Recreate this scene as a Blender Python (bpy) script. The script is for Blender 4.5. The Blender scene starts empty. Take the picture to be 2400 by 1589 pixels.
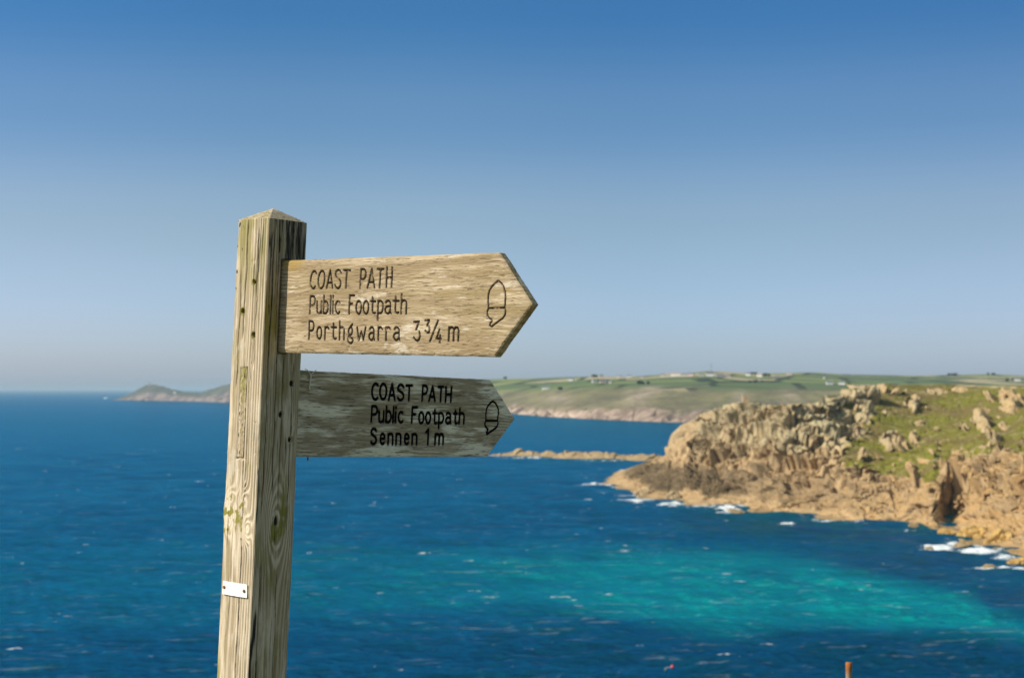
import bpy, bmesh, math, random, json
import numpy as np
from mathutils import Matrix, Vector

# ---------------------------------------------------------------- camera
S = bpy.context.scene
COL = S.collection
EYE = 55.0                       # camera height above the sea, metres
FPX, CX, CY, HOR = 3871.57, 1200.0, 794.5, 912.0
PITCH = 0.03034
cd = bpy.data.cameras.new("camera"); cam = bpy.data.objects.new("camera", cd); COL.objects.link(cam)
cam.location = (0, 0, EYE); cam.rotation_euler = (math.pi/2 + PITCH, 0, 0)
cd.sensor_width = 36.0; cd.lens = 58.0736; cd.clip_start = 0.05; cd.clip_end = 300000.0
cd.dof.use_dof = True; cd.dof.focus_distance = 3.3; cd.dof.aperture_fstop = 10.0; cd.dof.aperture_blades = 0
S.camera = cam

# ---------------------------------------------------------------- sky, sun, exposure
SUN_EL = math.radians(35.0)
SUN_DIR = Vector((-0.928, -0.372, 0)).normalized() * math.cos(SUN_EL) + Vector((0, 0, math.sin(SUN_EL)))
w = bpy.data.worlds.new("World"); S.world = w; w.use_nodes = True
wn, wl = w.node_tree.nodes, w.node_tree.links
bg = wn["Background"]; bg.inputs["Strength"].default_value = 0.1
sky = wn.new("ShaderNodeTexSky"); sky.sky_type = 'NISHITA'; sky.sun_disc = False
sky.sun_elevation = SUN_EL
sky.sun_rotation = math.atan2(SUN_DIR.x, SUN_DIR.y)
sky.altitude = 55; sky.air_density = 1.0; sky.dust_density = 0.6; sky.ozone_density = 2.0
wl.new(sky.outputs[0], bg.inputs["Color"])
tc = wn.new("ShaderNodeTexCoord"); sx = wn.new("ShaderNodeSeparateXYZ"); wl.new(tc.outputs["Generated"], sx.inputs[0])
def sky_ramp(sock, stops, lo, hi):
    mr = wn.new("ShaderNodeMapRange"); mr.inputs["From Min"].default_value = lo; mr.inputs["From Max"].default_value = hi; wl.new(sock, mr.inputs["Value"])
    cr = wn.new("ShaderNodeValToRGB"); cr.color_ramp.interpolation = 'EASE'; wl.new(mr.outputs[0], cr.inputs[0])
    while len(cr.color_ramp.elements) < len(stops): cr.color_ramp.elements.new(.5)
    for e, (p_, c_) in zip(cr.color_ramp.elements, stops): e.position = (p_-lo)/(hi-lo)
    for e, (p_, c_) in zip(cr.color_ramp.elements, stops): e.color = (*[v*.5 for v in c_], 1)
    vm = wn.new("ShaderNodeVectorMath"); vm.operation = 'SCALE'; vm.inputs[3].default_value = 2.0; wl.new(cr.outputs[0], vm.inputs[0])
    return vm.outputs[0]
def sky_mul(a, b):
    vm = wn.new("ShaderNodeVectorMath"); vm.operation = 'MULTIPLY'; wl.new(a, vm.inputs[0]); wl.new(b, vm.inputs[1]); return vm.outputs[0]
# polarised, very clear air: deeper blue with height, then high unseen sky brightened as fill, paler towards the sun's side
k = sky_mul(sky.outputs[0], sky_ramp(sx.outputs[2], [(0, (.80, .98, 1.55)), (.029, (.84, .99, 1.46)), (.106, (.80, .88, 1.03)), (.165, (.52, .74, .97)), (.225, (.27, .62, .93)), (.36, (.85, .95, .9)), (.65, (2.0, 1.75, 1.05))], 0, 1))
k = sky_mul(k, sky_ramp(sx.outputs[0], [(-.32, (1.20, 1.15, 1.15)), (-.1, (1.06, 1.05, 1.03)), (.1, (.93, .95, .97)), (.32, (.90, .88, .90))], -.6, .6))
wl.new(k, bg.inputs["Color"])

sd = bpy.data.lights.new("sun", 'SUN'); sun = bpy.data.objects.new("sun", sd); COL.objects.link(sun)
sd.energy = 4.8; sd.angle = math.radians(0.5); sd.color = (1.0, 0.93, 0.82)
sun.rotation_euler = (-SUN_DIR).to_track_quat('-Z', 'Y').to_euler()
sun.location = (-20, -20, 90)
S.view_settings.view_transform = 'Standard'; S.view_settings.look = 'None'
S.view_settings.exposure = 0.0; S.view_settings.gamma = 1.0; S.view_settings.use_curve_mapping = False
S.cycles.use_denoising = True
S.cycles.max_bounces = 5; S.cycles.diffuse_bounces = 2; S.cycles.glossy_bounces = 2; S.cycles.volume_bounces = 0
S.cycles.caustics_reflective = False; S.cycles.caustics_refractive = False

# ---------------------------------------------------------------- numpy noise
def _hash(ix, iy, iz, seed):
    n = (ix.astype(np.uint32)*np.uint32(73856093)) ^ (iy.astype(np.uint32)*np.uint32(19349663)) ^ \
        (iz.astype(np.uint32)*np.uint32(83492791)) ^ np.uint32((seed*2654435761) & 0xffffffff)
    n ^= n >> np.uint32(16); n *= np.uint32(0x7feb352d); n ^= n >> np.uint32(15)
    n *= np.uint32(0x846ca68b); n ^= n >> np.uint32(16)
    return n
def noise3(p, seed=0):
    i = np.floor(p).astype(np.int64); f = p - i
    u = f*f*f*(f*(f*6-15)+10); out = 0
    for dx in (0, 1):
        wx = u[..., 0] if dx else 1-u[..., 0]
        for dy in (0, 1):
            wy = u[..., 1] if dy else 1-u[..., 1]
            for dz in (0, 1):
                wz = u[..., 2] if dz else 1-u[..., 2]
                h = _hash(i[..., 0]+dx, i[..., 1]+dy, i[..., 2]+dz, seed)
                gx = (h & np.uint32(255)).astype(float)/127.5-1
                gy = ((h >> np.uint32(8)) & np.uint32(255)).astype(float)/127.5-1
                gz = ((h >> np.uint32(16)) & np.uint32(255)).astype(float)/127.5-1
                out = out + wx*wy*wz*(gx*(f[..., 0]-dx)+gy*(f[..., 1]-dy)+gz*(f[..., 2]-dz))
    return out*1.3
def fbm(p, octv=4, seed=0, gain=.5, lac=2.03):
    a, s, o = 1.0, 0, 0
    p = np.asarray(p, float)
    for k in range(octv):
        o = o + a*noise3(p, seed+k*17); s += a; a *= gain; p = p*lac+3.7
    return o/s
def worley(p, seed=0):
    """F1, F2, random value of the nearest cell and the offset to its centre"""
    i = np.floor(p).astype(np.int64); f = p-i
    F1 = np.full(p.shape[:-1], 9.0); F2 = F1.copy(); R = np.zeros_like(F1); D = np.zeros(p.shape)
    for dx in (-1, 0, 1):
        for dy in (-1, 0, 1):
            for dz in (-1, 0, 1):
                h = _hash(i[..., 0]+dx, i[..., 1]+dy, i[..., 2]+dz, seed)
                q = np.stack([(h & np.uint32(1023))/1023.0, ((h >> np.uint32(10)) & np.uint32(1023))/1023.0,
                              ((h >> np.uint32(20)) & np.uint32(1023))/1023.0], -1)*.9+.05
                v = np.array([dx, dy, dz])+q-f
                d = np.sqrt((v*v).sum(-1))
                m = d < F1
                F2 = np.where(m, F1, np.minimum(F2, d))
                D[m] = v[m]; R = np.where(m, (h % np.uint32(9973))/9973.0, R); F1 = np.where(m, d, F1)
    return F1, F2, R, D
def sstep(a, b, x):
    t = np.clip((x-a)/(b-a), 0, 1); return t*t*(3-2*t)

# ---------------------------------------------------------------- helpers: meshes, tags, nodes
def link(name, me, mat=None, parent=None):
    o = bpy.data.objects.new(name, me); COL.objects.link(o)
    for m in (mat if isinstance(mat, (list, tuple)) else [mat]):
        if m: me.materials.append(m)
    if parent: o.parent = parent
    return o
def mesh_np(name, V, F, attrs=None, smooth=True, mi=None):
    """V (n,3); F (m,4) or list of index arrays of equal size"""
    me = bpy.data.meshes.new(name); V = np.asarray(V, np.float32); F = np.asarray(F, np.int32)
    k = F.shape[1]
    me.vertices.add(len(V)); me.vertices.foreach_set("co", V.ravel())
    me.loops.add(F.size); me.loops.foreach_set("vertex_index", F.ravel())
    me.polygons.add(len(F)); me.polygons.foreach_set("loop_start", np.arange(0, F.size, k, dtype=np.int32))
    if mi is not None: me.polygons.foreach_set("material_index", np.asarray(mi, np.int32))
    for n, a in (attrs or {}).items():
        at = me.attributes.new(n, 'FLOAT', 'POINT'); at.data.foreach_set("value", np.asarray(a, np.float32).ravel())
    me.update(calc_edges=True); me.validate()
    me.polygons.foreach_set("use_smooth", np.full(len(me.polygons), smooth, dtype=bool)); me.update()
    return me
def grid_faces(R, C, wrap=False, flip=False):
    r = np.arange(R-1)[:, None]; c = np.arange(C if wrap else C-1)[None, :]
    c2 = (c+1) % C
    F = np.stack([r*C+c, r*C+c2, (r+1)*C+c2, (r+1)*C+c], -1).reshape(-1, 4)
    return F[:, ::-1] if flip else F
def tag(o, label=None, cat=None, group=None, kind=None):
    for k, v in (("label", label), ("category", cat), ("group", group), ("kind", kind)):
        if v: o[k] = v
    return o
def bm_obj(name, bm, mat, parent=None, smooth=False):
    me = bpy.data.meshes.new(name); bm.normal_update(); bm.to_mesh(me); bm.free()
    if smooth: me.polygons.foreach_set("use_smooth", np.full(len(me.polygons), True, dtype=bool))
    return link(name, me, mat, parent)

class Mat:
    def __init__(s, name, rough=.9, spec=.2):
        s.m = bpy.data.materials.new(name); s.m.use_nodes = True
        s.t = s.m.node_tree; s.b = s.t.nodes["Principled BSDF"]
        s.set(s.b.inputs["Roughness"], rough); s.set(s.b.inputs["Specular IOR Level"], spec)
    def set(s, sock, v):
        if isinstance(v, bpy.types.NodeSocket): s.t.links.new(v, sock)
        elif hasattr(sock.default_value, "__len__") and not hasattr(v, "__len__"): sock.default_value = [v]*len(sock.default_value)
        elif hasattr(v, "__len__") and len(v) == 3 and len(sock.default_value) == 4: sock.default_value = (*v, 1)
        else: sock.default_value = v
    def n(s, typ, ins=None, out=0, **props):
        nd = s.t.nodes.new("ShaderNode"+typ)
        for k, v in props.items(): setattr(nd, k, v)
        for k, v in (ins or {}).items(): s.set(nd.inputs[k], v)
        return nd.outputs[out]
    def attr(s, name): return s.n("Attribute", attribute_name=name, out="Fac")
    def pos(s): return s.n("TexCoord", out="Object")
    def map(s, v, scale=(1, 1, 1), rot=(0, 0, 0), loc=(0, 0, 0)):
        return s.n("Mapping", {"Vector": v, "Scale": scale, "Rotation": rot, "Location": loc})
    def noise(s, v, scale=1, detail=4, rough=.55, dist=0, out="Fac"):
        return s.n("TexNoise", {"Vector": v, "Scale": scale, "Detail": detail, "Roughness": rough, "Distortion": dist}, out=out)
    def ramp(s, f, lo, hi, a=0.0, b=1.0):
        return s.n("MapRange", {"Value": f, "From Min": lo, "From Max": hi, "To Min": a, "To Max": b}, interpolation_type='SMOOTHSTEP')
    def mix(s, f, a, b, mode='MIX'):
        nd = s.t.nodes.new("ShaderNodeMix"); nd.data_type = 'RGBA'; nd.blend_type = mode; nd.clamp_factor = True
        s.set(nd.inputs[0], f); s.set(nd.inputs[6], a); s.set(nd.inputs[7], b); return nd.outputs[2]
    def math(s, op, a, b=0.0):
        nd = s.t.nodes.new("ShaderNodeMath"); nd.operation = op; s.set(nd.inputs[0], a); s.set(nd.inputs[1], b); return nd.outputs[0]
    def bump(s, h, strength=.5, dist=.01, normal=None):
        nd = s.t.nodes.new("ShaderNodeBump"); s.set(nd.inputs["Height"], h); nd.inputs["Strength"].default_value = strength
        nd.inputs["Distance"].default_value = dist
        if normal: s.set(nd.inputs["Normal"], normal)
        s.t.links.new(nd.outputs[0], s.b.inputs["Normal"]); return nd.outputs[0]
    def base(s, c): s.set(s.b.inputs["Base Color"], c); return s

def flat_mat(name, col, rough=.8, spec=.2, var=.15, scale=40):
    m = Mat(name, rough, spec); f = m.noise(m.pos(), scale, 4)
    c = [x*(1-var) for x in col]; d = [min(1, x*(1+var)) for x in col]
    m.base(m.mix(m.ramp(f, .3, .7), c, d)); return m.m

def px(x, y, r):
    """world point seen at photo pixel (x, y) at horizontal forward distance r"""
    x = np.asarray(x, float); y = np.asarray(y, float); r = np.asarray(r, float)
    dx = (x-CX)/FPX; dz = -(y-CY)/FPX; c, s_ = math.cos(PITCH), math.sin(PITCH)
    fy = c-dz*s_; fz = s_+dz*c
    return np.stack(np.broadcast_arrays(dx/fy*r, r, EYE+fz/fy*r), -1)
def to_px(P):
    c, s_ = math.cos(PITCH), math.sin(PITCH)
    z = P[..., 2]-EYE; d = P[..., 1]*c+z*s_; u = -P[..., 1]*s_+z*c
    return CX+FPX*P[..., 0]/d, CY-FPX*u/d
def sea_r(y): # forward distance of the sea surface seen at row y
    y = np.asarray(y, float); dz = -(y-CY)/FPX; c, s_ = math.cos(PITCH), math.sin(PITCH)
    return -EYE*(c-dz*s_)/(s_+dz*c)

# ================================================================= SETTING
# shore, foot, cliff top, slope and skyline of the headland: (photo row, distance) for each photo column
HEAD = {
 1400: [(1137.5, 948), (1137, 951), (1136.5, 954), (1136, 957), (1136, 960)],
 1425: [(1138, None), (1135, 947), (1133, 953), (1131.5, 958), (1130, 962)],
 1460: [(1146, None), (1137, 930), (1127, 945), (1121, 952), (1115, 960)],
 1478: [(1150, None), (1140, 905), (1125, 930), (1115, 945), (1106, 958)],
 1494: [(1165, None), (1150, 870), (1128, 905), (1110, 935), (1096, 955)],
 1540: [(1178, None), (1160, 832), (1130, 870), (1100, 920), (1078, 950)],
 1562: [(1176, None), (1160, 835), (1122, 880), (1090, 915), (1068, 935)],
 1568: [(1175, None), (1155, 845), (1100, 890), (1066, 902), (1036, 925)],
 1574: [(1175, None), (1152, 848), (1092, 892), (1058, 900), (1016, 920)],
 1598: [(1177, None), (1150, 842), (1085, 882), (1040, 893), (994, 915)],
 1618: [(1186, None), (1152, 825), (1085, 872), (1035, 888), (985, 912)],
 1650: [(1192, None), (1160, 800), (1090, 850), (1025, 878), (966, 908)],
 1700: [(1195, None), (1162, 790), (1090, 838), (1018, 868), (949, 902)],
 1750: [(1196, None), (1165, 780), (1090, 828), (1010, 860), (949, 900)],
 1850: [(1205, None), (1170, 755), (1090, 800), (1020, 832), (949, 885)],
 1930: [(1215, None), (1178, 735), (1094, 785), (1015, 828), (941, 890)],
 1965: [(1219, None), (1180, 725), (1095, 778), (1008, 832), (934, 905)],
 2000: [(1225, None), (1184, 712), (1098, 770), (1003, 845), (917, 935)],
 2050: [(1225, None), (1182, 712), (1100, 766), (1000, 855), (902, 975)],
 2100: [(1223, None), (1180, 712), (1102, 760), (1000, 860), (901, 990)],
 2150: [(1229, None), (1184, 690), (1104, 742), (1000, 860), (901, 1000)],
 2186: [(1236, None), (1190, 682), (1086, 735), (1000, 860), (901, 1000)],
 2204: [(1248, None), (1206, 712), (1081, 745), (995, 862), (902, 1000)],
 2226: [(1262, None), (1210, 720), (1070, 750), (990, 862), (902, 1000)],
 2240: [(1266, None), (1206, 708), (1063, 744), (989, 860), (902, 1000)],
 2256: [(1270, None), (1203, 692), (1058, 736), (987, 858), (902, 998)],
 2300: [(1283, None), (1198, 672), (1048, 722), (982, 840), (904, 985)],
 2350: [(1294, None), (1196, 648), (1066, 702), (980, 815), (905, 965)],
 2400: [(1301, None), (1194, 628), (1084, 676), (978, 790), (903, 945)],
 2600: [(1345, None), (1225, 545), (1095, 600), (975, 720), (900, 900)],
 3000: [(1420, None), (1290, 450), (1100, 520), (970, 650), (895, 850)],
 3600: [(1480, None), (1310, 420), (1100, 480), (960, 600), (890, 800)],
}
# ---------------------------------------------------------------- sea
def build_sea():
    az = np.concatenate([np.linspace(-180, -24, 60)[:-1], np.linspace(-24, -19, 40)[:-1], np.linspace(-19, 19, 820)[:-1],
                         np.linspace(19, 24, 40)[:-1], np.linspace(24, 180, 60)[:-1]])
    az = np.radians(az)
    yy = np.concatenate([np.linspace(2600, 1720, 60)[:-1], np.linspace(1720, 940, 830)[:-1], np.linspace(940, 914.5, 40)])
    r = np.concatenate([[25, 60], sea_r(yy), [90000.0, 118000.0]])
    A, Rr = np.meshgrid(az, r)
    X = np.sin(A)*Rr; Y = np.cos(A)*Rr
    spx = np.gradient(r)[:, None]*np.ones_like(A)
    rng = np.random.default_rng(4)
    Z = np.zeros_like(X); DX = np.zeros_like(X); DY = np.zeros_like(X)
    gust = .75+.5*fbm(np.stack([X/160, Y/160, X*0], -1), 3, 5)
    for k in range(46):
        lam = 2.6*(1.068**k)*rng.uniform(.85, 1.15)
        th = math.radians(-14)+rng.normal(0, .55)     # travelling towards the shore, from the left
        kx, ky = math.sin(th)*-1*2*math.pi/lam, math.cos(th)*2*math.pi/lam
        amp = .0270*lam**.58*np.clip((lam/2.5-spx)/(lam/4)+.1, 0, 1)
        ph = kx*X+ky*Y+rng.uniform(0, 6.28)
        sn, cs = np.sin(ph), np.cos(ph)
        Z += amp*cs; DX -= amp*.75*kx*lam/(2*math.pi)*sn; DY -= amp*.75*ky*lam/(2*math.pi)*sn
    fade = np.clip((r-60)/120, 0, 1)[:, None]*gust
    Z *= fade; X = X+DX*fade; Y = Y+DY*fade
    P = np.stack([X, Y, Z], -1)
    # sea-bed and reflection tints, laid out on the chart of the bay
    xi, yi = to_px(np.stack([np.sin(A)*Rr, np.maximum(np.cos(A)*Rr, 1), 0*Rr], -1))
    front = np.cos(A) > .5
    wob = fbm(np.stack([X/55, Y/95, X*0], -1), 4, 11)
    up = np.interp(xi, [-400, 0, 520, 680, 1000, 1300, 1560, 1795, 1930, 2050, 2150, 2290, 2330, 2450], [1270, 1265, 1265, 1270, 1285, 1275, 1288, 1297, 1312, 1343, 1364, 1395, 1440, 1470])
    lo = np.interp(xi, [-400, 0, 520, 690, 900, 1200, 1400, 1600, 1700, 1850, 1960, 2100, 2250, 2450], [1450, 1480, 1470, 1440, 1445, 1432, 1450, 1480, 1490, 1477, 1472, 1486, 1497, 1512])
    st = np.interp(xi, [-300, 0, 500, 900, 1250, 1450, 1700, 2100, 2500], [.05, .08, .15, .34, .62, .85, .95, 1, 1])
    wy = yi+wob*15
    weed = sstep(.08, .42, fbm(np.stack([X/30, Y/75, X*0], -1), 4, 13))
    st = st*(1-.5*weed)
    shoal = sstep(-24, 34, wy-up)*sstep(-16, 40, lo-wy)*st*front
    dark = sstep(-20, 60, yi-1460-wob*24)*front
    kelp_reflection = np.zeros_like(xi)  # kelp beds and the cliff's dark reflection, painted as one tint
    for (x0, y0, rx, ry, s_) in ((1850, 1232, 240, 20, .9), (2050, 1255, 170, 24, 1.0), (2180, 1300, 230, 38, .8), (2240, 1340, 180, 26, .6), (2390, 1400, 110, 30, .9), (1650, 1215, 130, 14, .5)):
        kelp_reflection = np.maximum(kelp_reflection, s_*np.exp(-(((xi-x0)/rx)**2+((yi-y0+wob*18)/ry)**2)))
    kelp_reflection *= front
    n2 = fbm(np.stack([X/4.5, Y/11, X*0], -1), 4, 23)
    foam = np.zeros_like(xi)
    for (x0, y0, rx, ry, s_) in ((1395, 1136, 42, 5.5, 1.2), (1432, 1131, 14, 6, 1.1), (1490, 1174, 46, 6, 1.3), (1520, 1144, 18, 4, 1.1), (1578, 1180, 30, 5, 1.2),
                             (1560, 1172, 9, 4, 1), (1640, 1190, 40, 5, 1.1), (1705, 1195, 28, 6, 1.25), (1475, 1161, 32, 3, .9), (1735, 1192, 26, 4, .9), (1914, 1220, 44, 4.5, 1.25),
                             (1842, 1226, 28, 3.5, .9), (2005, 1226, 30, 3, .8), (2126, 1243, 10, 4, 1), (2205, 1286, 46, 13, 1.25), (2290, 1293, 70, 9, 1.2), (2235, 1274, 24, 12, 1.1), (2352, 1302, 55, 7, 1.05), (2380, 1310, 50, 6, 1),
                             (2325, 1327, 46, 6, 1.3), (2390, 1332, 20, 5, .9), (1178, 1069, 46, 3.5, 1.0), (1235, 1073, 60, 2.5, .9), (1420, 1079, 130, 2, .7), (1276, 1061, 10, 3, .8), (1460, 1104, 11, 4, 1.1), (247, 933, 7, 2.5, 1.1)):
        foam = np.maximum(foam, (s_-.12)*np.exp(-(((xi-x0)/(rx*1.15))**2+((yi-y0)/(ry*.8))**2)*1.1)*(1+.9*n2)+n2*.3*np.exp(-(((xi-x0)/(rx*1.6))**2+((yi-y0)/(ry*1.8))**2)))
    y0 = np.interp(xi, sorted(HEAD), [HEAD[k][0][0] for k in sorted(HEAD)])
    wash = np.exp(-((yi-y0-1.0)/2.6)**2)*sstep(-.12, .35, fbm(np.stack([X/14, Y/22, X*0], -1), 3, 33))*(xi > 1415)*(xi < 2600)
    foam = np.maximum(foam, .85*wash)
    foam *= front
    Z2 = P[..., 2]+np.clip(foam, 0, 1)*(.35+.5*n2)
    P[..., 2] = Z2
    me = mesh_np("sea", P.reshape(-1, 3), grid_faces(len(r), len(az), wrap=True, flip=True),
                 dict(shoal=shoal, kelp_reflection=kelp_reflection, foam=foam, dark=dark))
    m = Mat("sea_water", .12, .14); p = m.pos()
    big = m.noise(m.map(p, (.012, .02, 1), (0, 0, .35)), 1, 4)
    c = m.mix(m.ramp(big, .35, .68), (0.0, .046, .088), (0.0, .076, .134))
    c = m.mix(m.math('MULTIPLY', m.attr("dark"), .9), c, (0.0, .018, .042))
    c = m.mix(m.attr("shoal"), c, m.mix(m.ramp(m.noise(m.map(p, (.02, .05, 1)), 1, 5), .35, .65), (0.0, .215, .22), (0.0, .335, .31)))
    c = m.mix(m.math('MULTIPLY', m.attr("kelp_reflection"), m.ramp(m.noise(m.map(p, (.03, .06, 1)), 1, 5), .3, .6, .35, .95)), c, (.022, .026, .036))
    # white caps: short crests and flecks
    d1 = m.noise(m.map(p, (.085, .20, 1), (0, 0, .35)), 1, 2, .5)
    d2 = m.noise(m.map(p, (.016, .024, 1)), 1, 3)
    d3 = m.noise(m.map(p, (.8, 1.2, 1)), 1, 4, .7)
    cap = m.math('MULTIPLY', m.ramp(m.math('ADD', d1, m.math('MULTIPLY', d2, .22)), 0.832, .87), m.ramp(d3, .38, .6, 0, .85))
    tr = m.noise(m.map(p, (.05, .55, 1), (0, 0, .28)), 1, 3, .6)
    streak = m.math('MULTIPLY', m.ramp(m.math('ADD', tr, m.math('MULTIPLY', d2, .3)), .74, .86), .13)
    fo = m.ramp(m.math('ADD', m.math('ADD', m.attr("foam"), m.math('MULTIPLY', m.math('SUBTRACT', d3, .5), 1.3)), m.math('MULTIPLY', m.math('SUBTRACT', m.noise(m.map(p, (.16, .3, 1)), 1, 5, .7), .5), 2.4)), .5, .85)
    f = m.math('MAXIMUM', m.math('MAXIMUM', cap, streak), fo)
    c = m.mix(f, c, (.80, .84, .86))
    wv = m.math('ADD', m.noise(m.map(p, (.22, .8, .5), (0, 0, .2)), 1, 3, .6), m.math('MULTIPLY', m.noise(m.map(p, (1.6, 3.2, 1)), 1, 3), .3))
    nrm = m.bump(wv, .7, .8)
    # water body plus a skylight reflection dulled the way a polarising filter dulls it
    df = m.n("BsdfDiffuse", {"Color": c, "Normal": nrm}); gl = m.n("BsdfAnisotropic", {"Color": (.04, .54, .86), "Roughness": .12, "Normal": nrm})
    fr = m.math('MULTIPLY', m.math('MULTIPLY', m.n("Fresnel", {"IOR": 1.33, "Normal": nrm}), .56), m.math('SUBTRACT', 1.0, f))
    mx = m.n("MixShader", {0: fr, 1: df, 2: gl}); m.t.links.new(mx, m.t.nodes["Material Output"].inputs["Surface"]); m.t.nodes.remove(m.b)
    tag(link("sea", me, m.m), kind="structure")
    return P
SEA = build_sea()

# ---------------------------------------------------------------- coast builder: rows of (pixel row, distance) per column become real ground
def columns(ctrl, xs, nrow, tks):
    """ctrl: {x: [(y, r) ...]} -> base grid of points (row, col, 3) and the interpolated controls"""
    X = np.array(sorted(ctrl)); K = np.array([[c for c in ctrl[x]] for x in X], float)  # (n, k, 2)
    P = np.stack([px(X, K[:, j, 0], K[:, j, 1])[:, 2] for j in range(K.shape[1])], 1)
    Rr = np.stack([np.interp(xs, X, K[:, j, 1]) for j in range(K.shape[1])], 0)
    Zz = np.stack([np.interp(xs, X, P[:, j]) for j in range(K.shape[1])], 0)
    return Rr, Zz
def smooth_rows(a, n, axis):
    if n < 2: return a
    k = np.hanning(n+2)[1:-1]; k /= k.sum()
    pad = [(0, 0), (0, 0)]; pad[axis] = (n//2, n-1-n//2)
    b = np.pad(a, pad, mode='edge')
    return np.apply_along_axis(lambda v: np.convolve(v, k, mode='valid'), axis, b)
def normals(P):
    du = np.gradient(P, axis=1); dv = np.gradient(P, axis=0)
    n = np.cross(du, dv); n /= np.linalg.norm(n, axis=-1, keepdims=True)+1e-9
    return n

def build_headland():
    ctrl = {x: [(y, float(sea_r(y)) if r is None else r) for y, r in v] for x, v in HEAD.items()}
    for x, v in ctrl.items():                # the seaward crags stand steep
        k = float(np.interp(x, [1585, 1660, 1900, 1960], [0, 1, 1, 0])); rb_ = v[2][1]
        v[3] = (v[3][0], rb_+(v[3][1]-rb_)*(1-.52*k)); v[4] = (v[4][0], rb_+(v[4][1]-rb_)*(1-.45*k))
    xs = np.concatenate([np.arange(1402, 2430, 1.15), np.arange(2430, 3600, 9.0)])
    Rr, Zz = columns(ctrl, xs, 0, 0)
    # under water, the five controls, and the back of the plateau
    z5 = Zz[4]; r5 = Rr[4]
    Rc = np.stack([Rr[0]-5, *Rr, r5+25, r5+70, r5+170, r5+190]); Zc = np.stack([0*z5-1.9, *Zz, z5*.985-.4, z5*.94-1, z5*.8-3, 0*z5-1.9])
    Zc[1] = .1
    tk = np.array([0, .025, .20, .50, .72, .965, .978, .986, .994, 1.0])
    t = np.linspace(0, 1, 470)
    Rg = np.stack([np.interp(t, tk, Rc[:, j]) for j in range(len(xs))], 1)
    Zg = np.stack([np.interp(t, tk, Zc[:, j]) for j in range(len(xs))], 1)
    Rg = smooth_rows(smooth_rows(Rg, 9, 0), 9, 1); Zg = smooth_rows(smooth_rows(Zg, 7, 0), 7, 1)
    Xg = (xs[None, :]-CX)/FPX*Rg*1.0
    P = np.stack([Xg, Rg, Zg], -1)
    xi, yi = to_px(P)
    N = normals(P); N = np.where((N[..., 1:2] > 0.2), -N, N)
    up = np.array([0, 0, 1.0]); 
    N = np.where(N[..., 2:3] < -.2, -N, N)
    # grass or rock
    nz = fbm(P/np.array([22, 22, 14.]), 5, 3); nz2 = fbm(P/6.0, 4, 9)
    by = np.interp(xs, [1900, 1966, 2062, 2132, 2165, 2186, 2226, 2298, 2341, 2400, 3000], [1045, 1096, 1110, 1116, 1120, 1096, 1072, 1050, 1068, 1086, 1095])[None, :]
    bx = np.interp(yi, [900, 925, 950, 1000, 1040, 1090], [2062, 2050, 2052, 2038, 1992, 1972])
    grass = sstep(-22, 16, by-yi+nz*62+nz2*16)*sstep(-20, 18, xi-bx+nz*46+nz2*14)*(1-.85*sstep(.16, .34, nz2+.5*nz)*sstep(985, 1040, yi))
    grass = np.maximum(grass, sstep(.12, .3, nz+.25*nz2)*sstep(1860, 1930, xi)*sstep(0, 14, 1085-yi)*.9)
    grass = np.maximum(grass, .8*sstep(.22, .36, nz)*sstep(1655, 1720, xi)*sstep(0, 40, 1040-yi))
    crops = [(2035, 958, 26, 42, 5), (2005, 925, 24, 16, 3), (2062, 915, 20, 9, 2.0), (2140, 948, 20, 24, 3.6), (2085, 1035, 26, 28, 1.6), (2115, 1048, 22, 18, 2), (2143, 1024, 14, 20, 2),
             (2158, 993, 18, 5, 1.6), (2306, 985, 18, 34, 3.0), (2372, 945, 34, 30, 3.6), (2335, 1030, 22, 16, 2), (2195, 917, 30, 8, 2.2), (2246, 913, 24, 8, 2.4), (2262, 1006, 6, 6, 2),
             (2094, 924, 10, 7, 2.6), (2020, 1076, 12, 8, 1.8), (2330, 935, 10, 8, 2), (2012, 1012, 22, 16, 2.5), (2350, 1000, 12, 10, 2), (2200, 1010, 8, 5, 1.2), (2355, 1075, 20, 14, 2), (2080, 968, 9, 8, 2), (2135, 1105, 12, 10, 3), (2150, 1125, 14, 12, 3)]
    rng = np.random.default_rng(8)
    for _ in range(60): crops.append((rng.uniform(1985, 2420), rng.uniform(912, 1090), rng.uniform(2, 5), rng.uniform(1.5, 4), rng.uniform(.5, 1.1)))
    oc = np.zeros_like(xi)
    amp = np.zeros_like(xi)
    for x0, y0, rx, ry, a in crops:
        g = np.exp(-(((xi-x0+nz2*rx*.5)/rx)**2+((yi-y0+nz*ry*.5)/ry)**2)*1.2)
        oc = np.maximum(oc, sstep(.32, .62, g)); amp = np.maximum(amp, a*sstep(.25, .8, g))
    top = t[:, None]*np.ones_like(xi)
    grass = grass*(1-oc)
    grass = np.where(top > .966, np.clip(sstep(1975, 2040, xi), 0, 1), grass)
    rock = 1-grass
    # blocky granite: columns cut by joints (each keeps its own nearly level top), smaller blocks on them, then weathering
    Zs, Rs = smooth_rows(smooth_rows(Zg, 25, 0), 25, 1), smooth_rows(smooth_rows(Rg, 25, 0), 25, 1)
    Nb = normals(np.stack([(xs[None, :]-CX)/FPX*Rs, Rs, Zs], -1)); Nb *= np.sign(Nb[..., 2:3]+1e-9)
    hz_ = np.maximum(Nb[..., 2], .28); gx, gy = -Nb[..., 0]/hz_, -Nb[..., 1]/hz_
    pl = np.stack([Nb[..., 0], Nb[..., 1]], -1); pl /= np.linalg.norm(pl, axis=-1, keepdims=True)+1e-6   # seaward direction in plan
    along, out_ = np.array([-.42, .90]), np.array([-.90, -.42])
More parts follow.
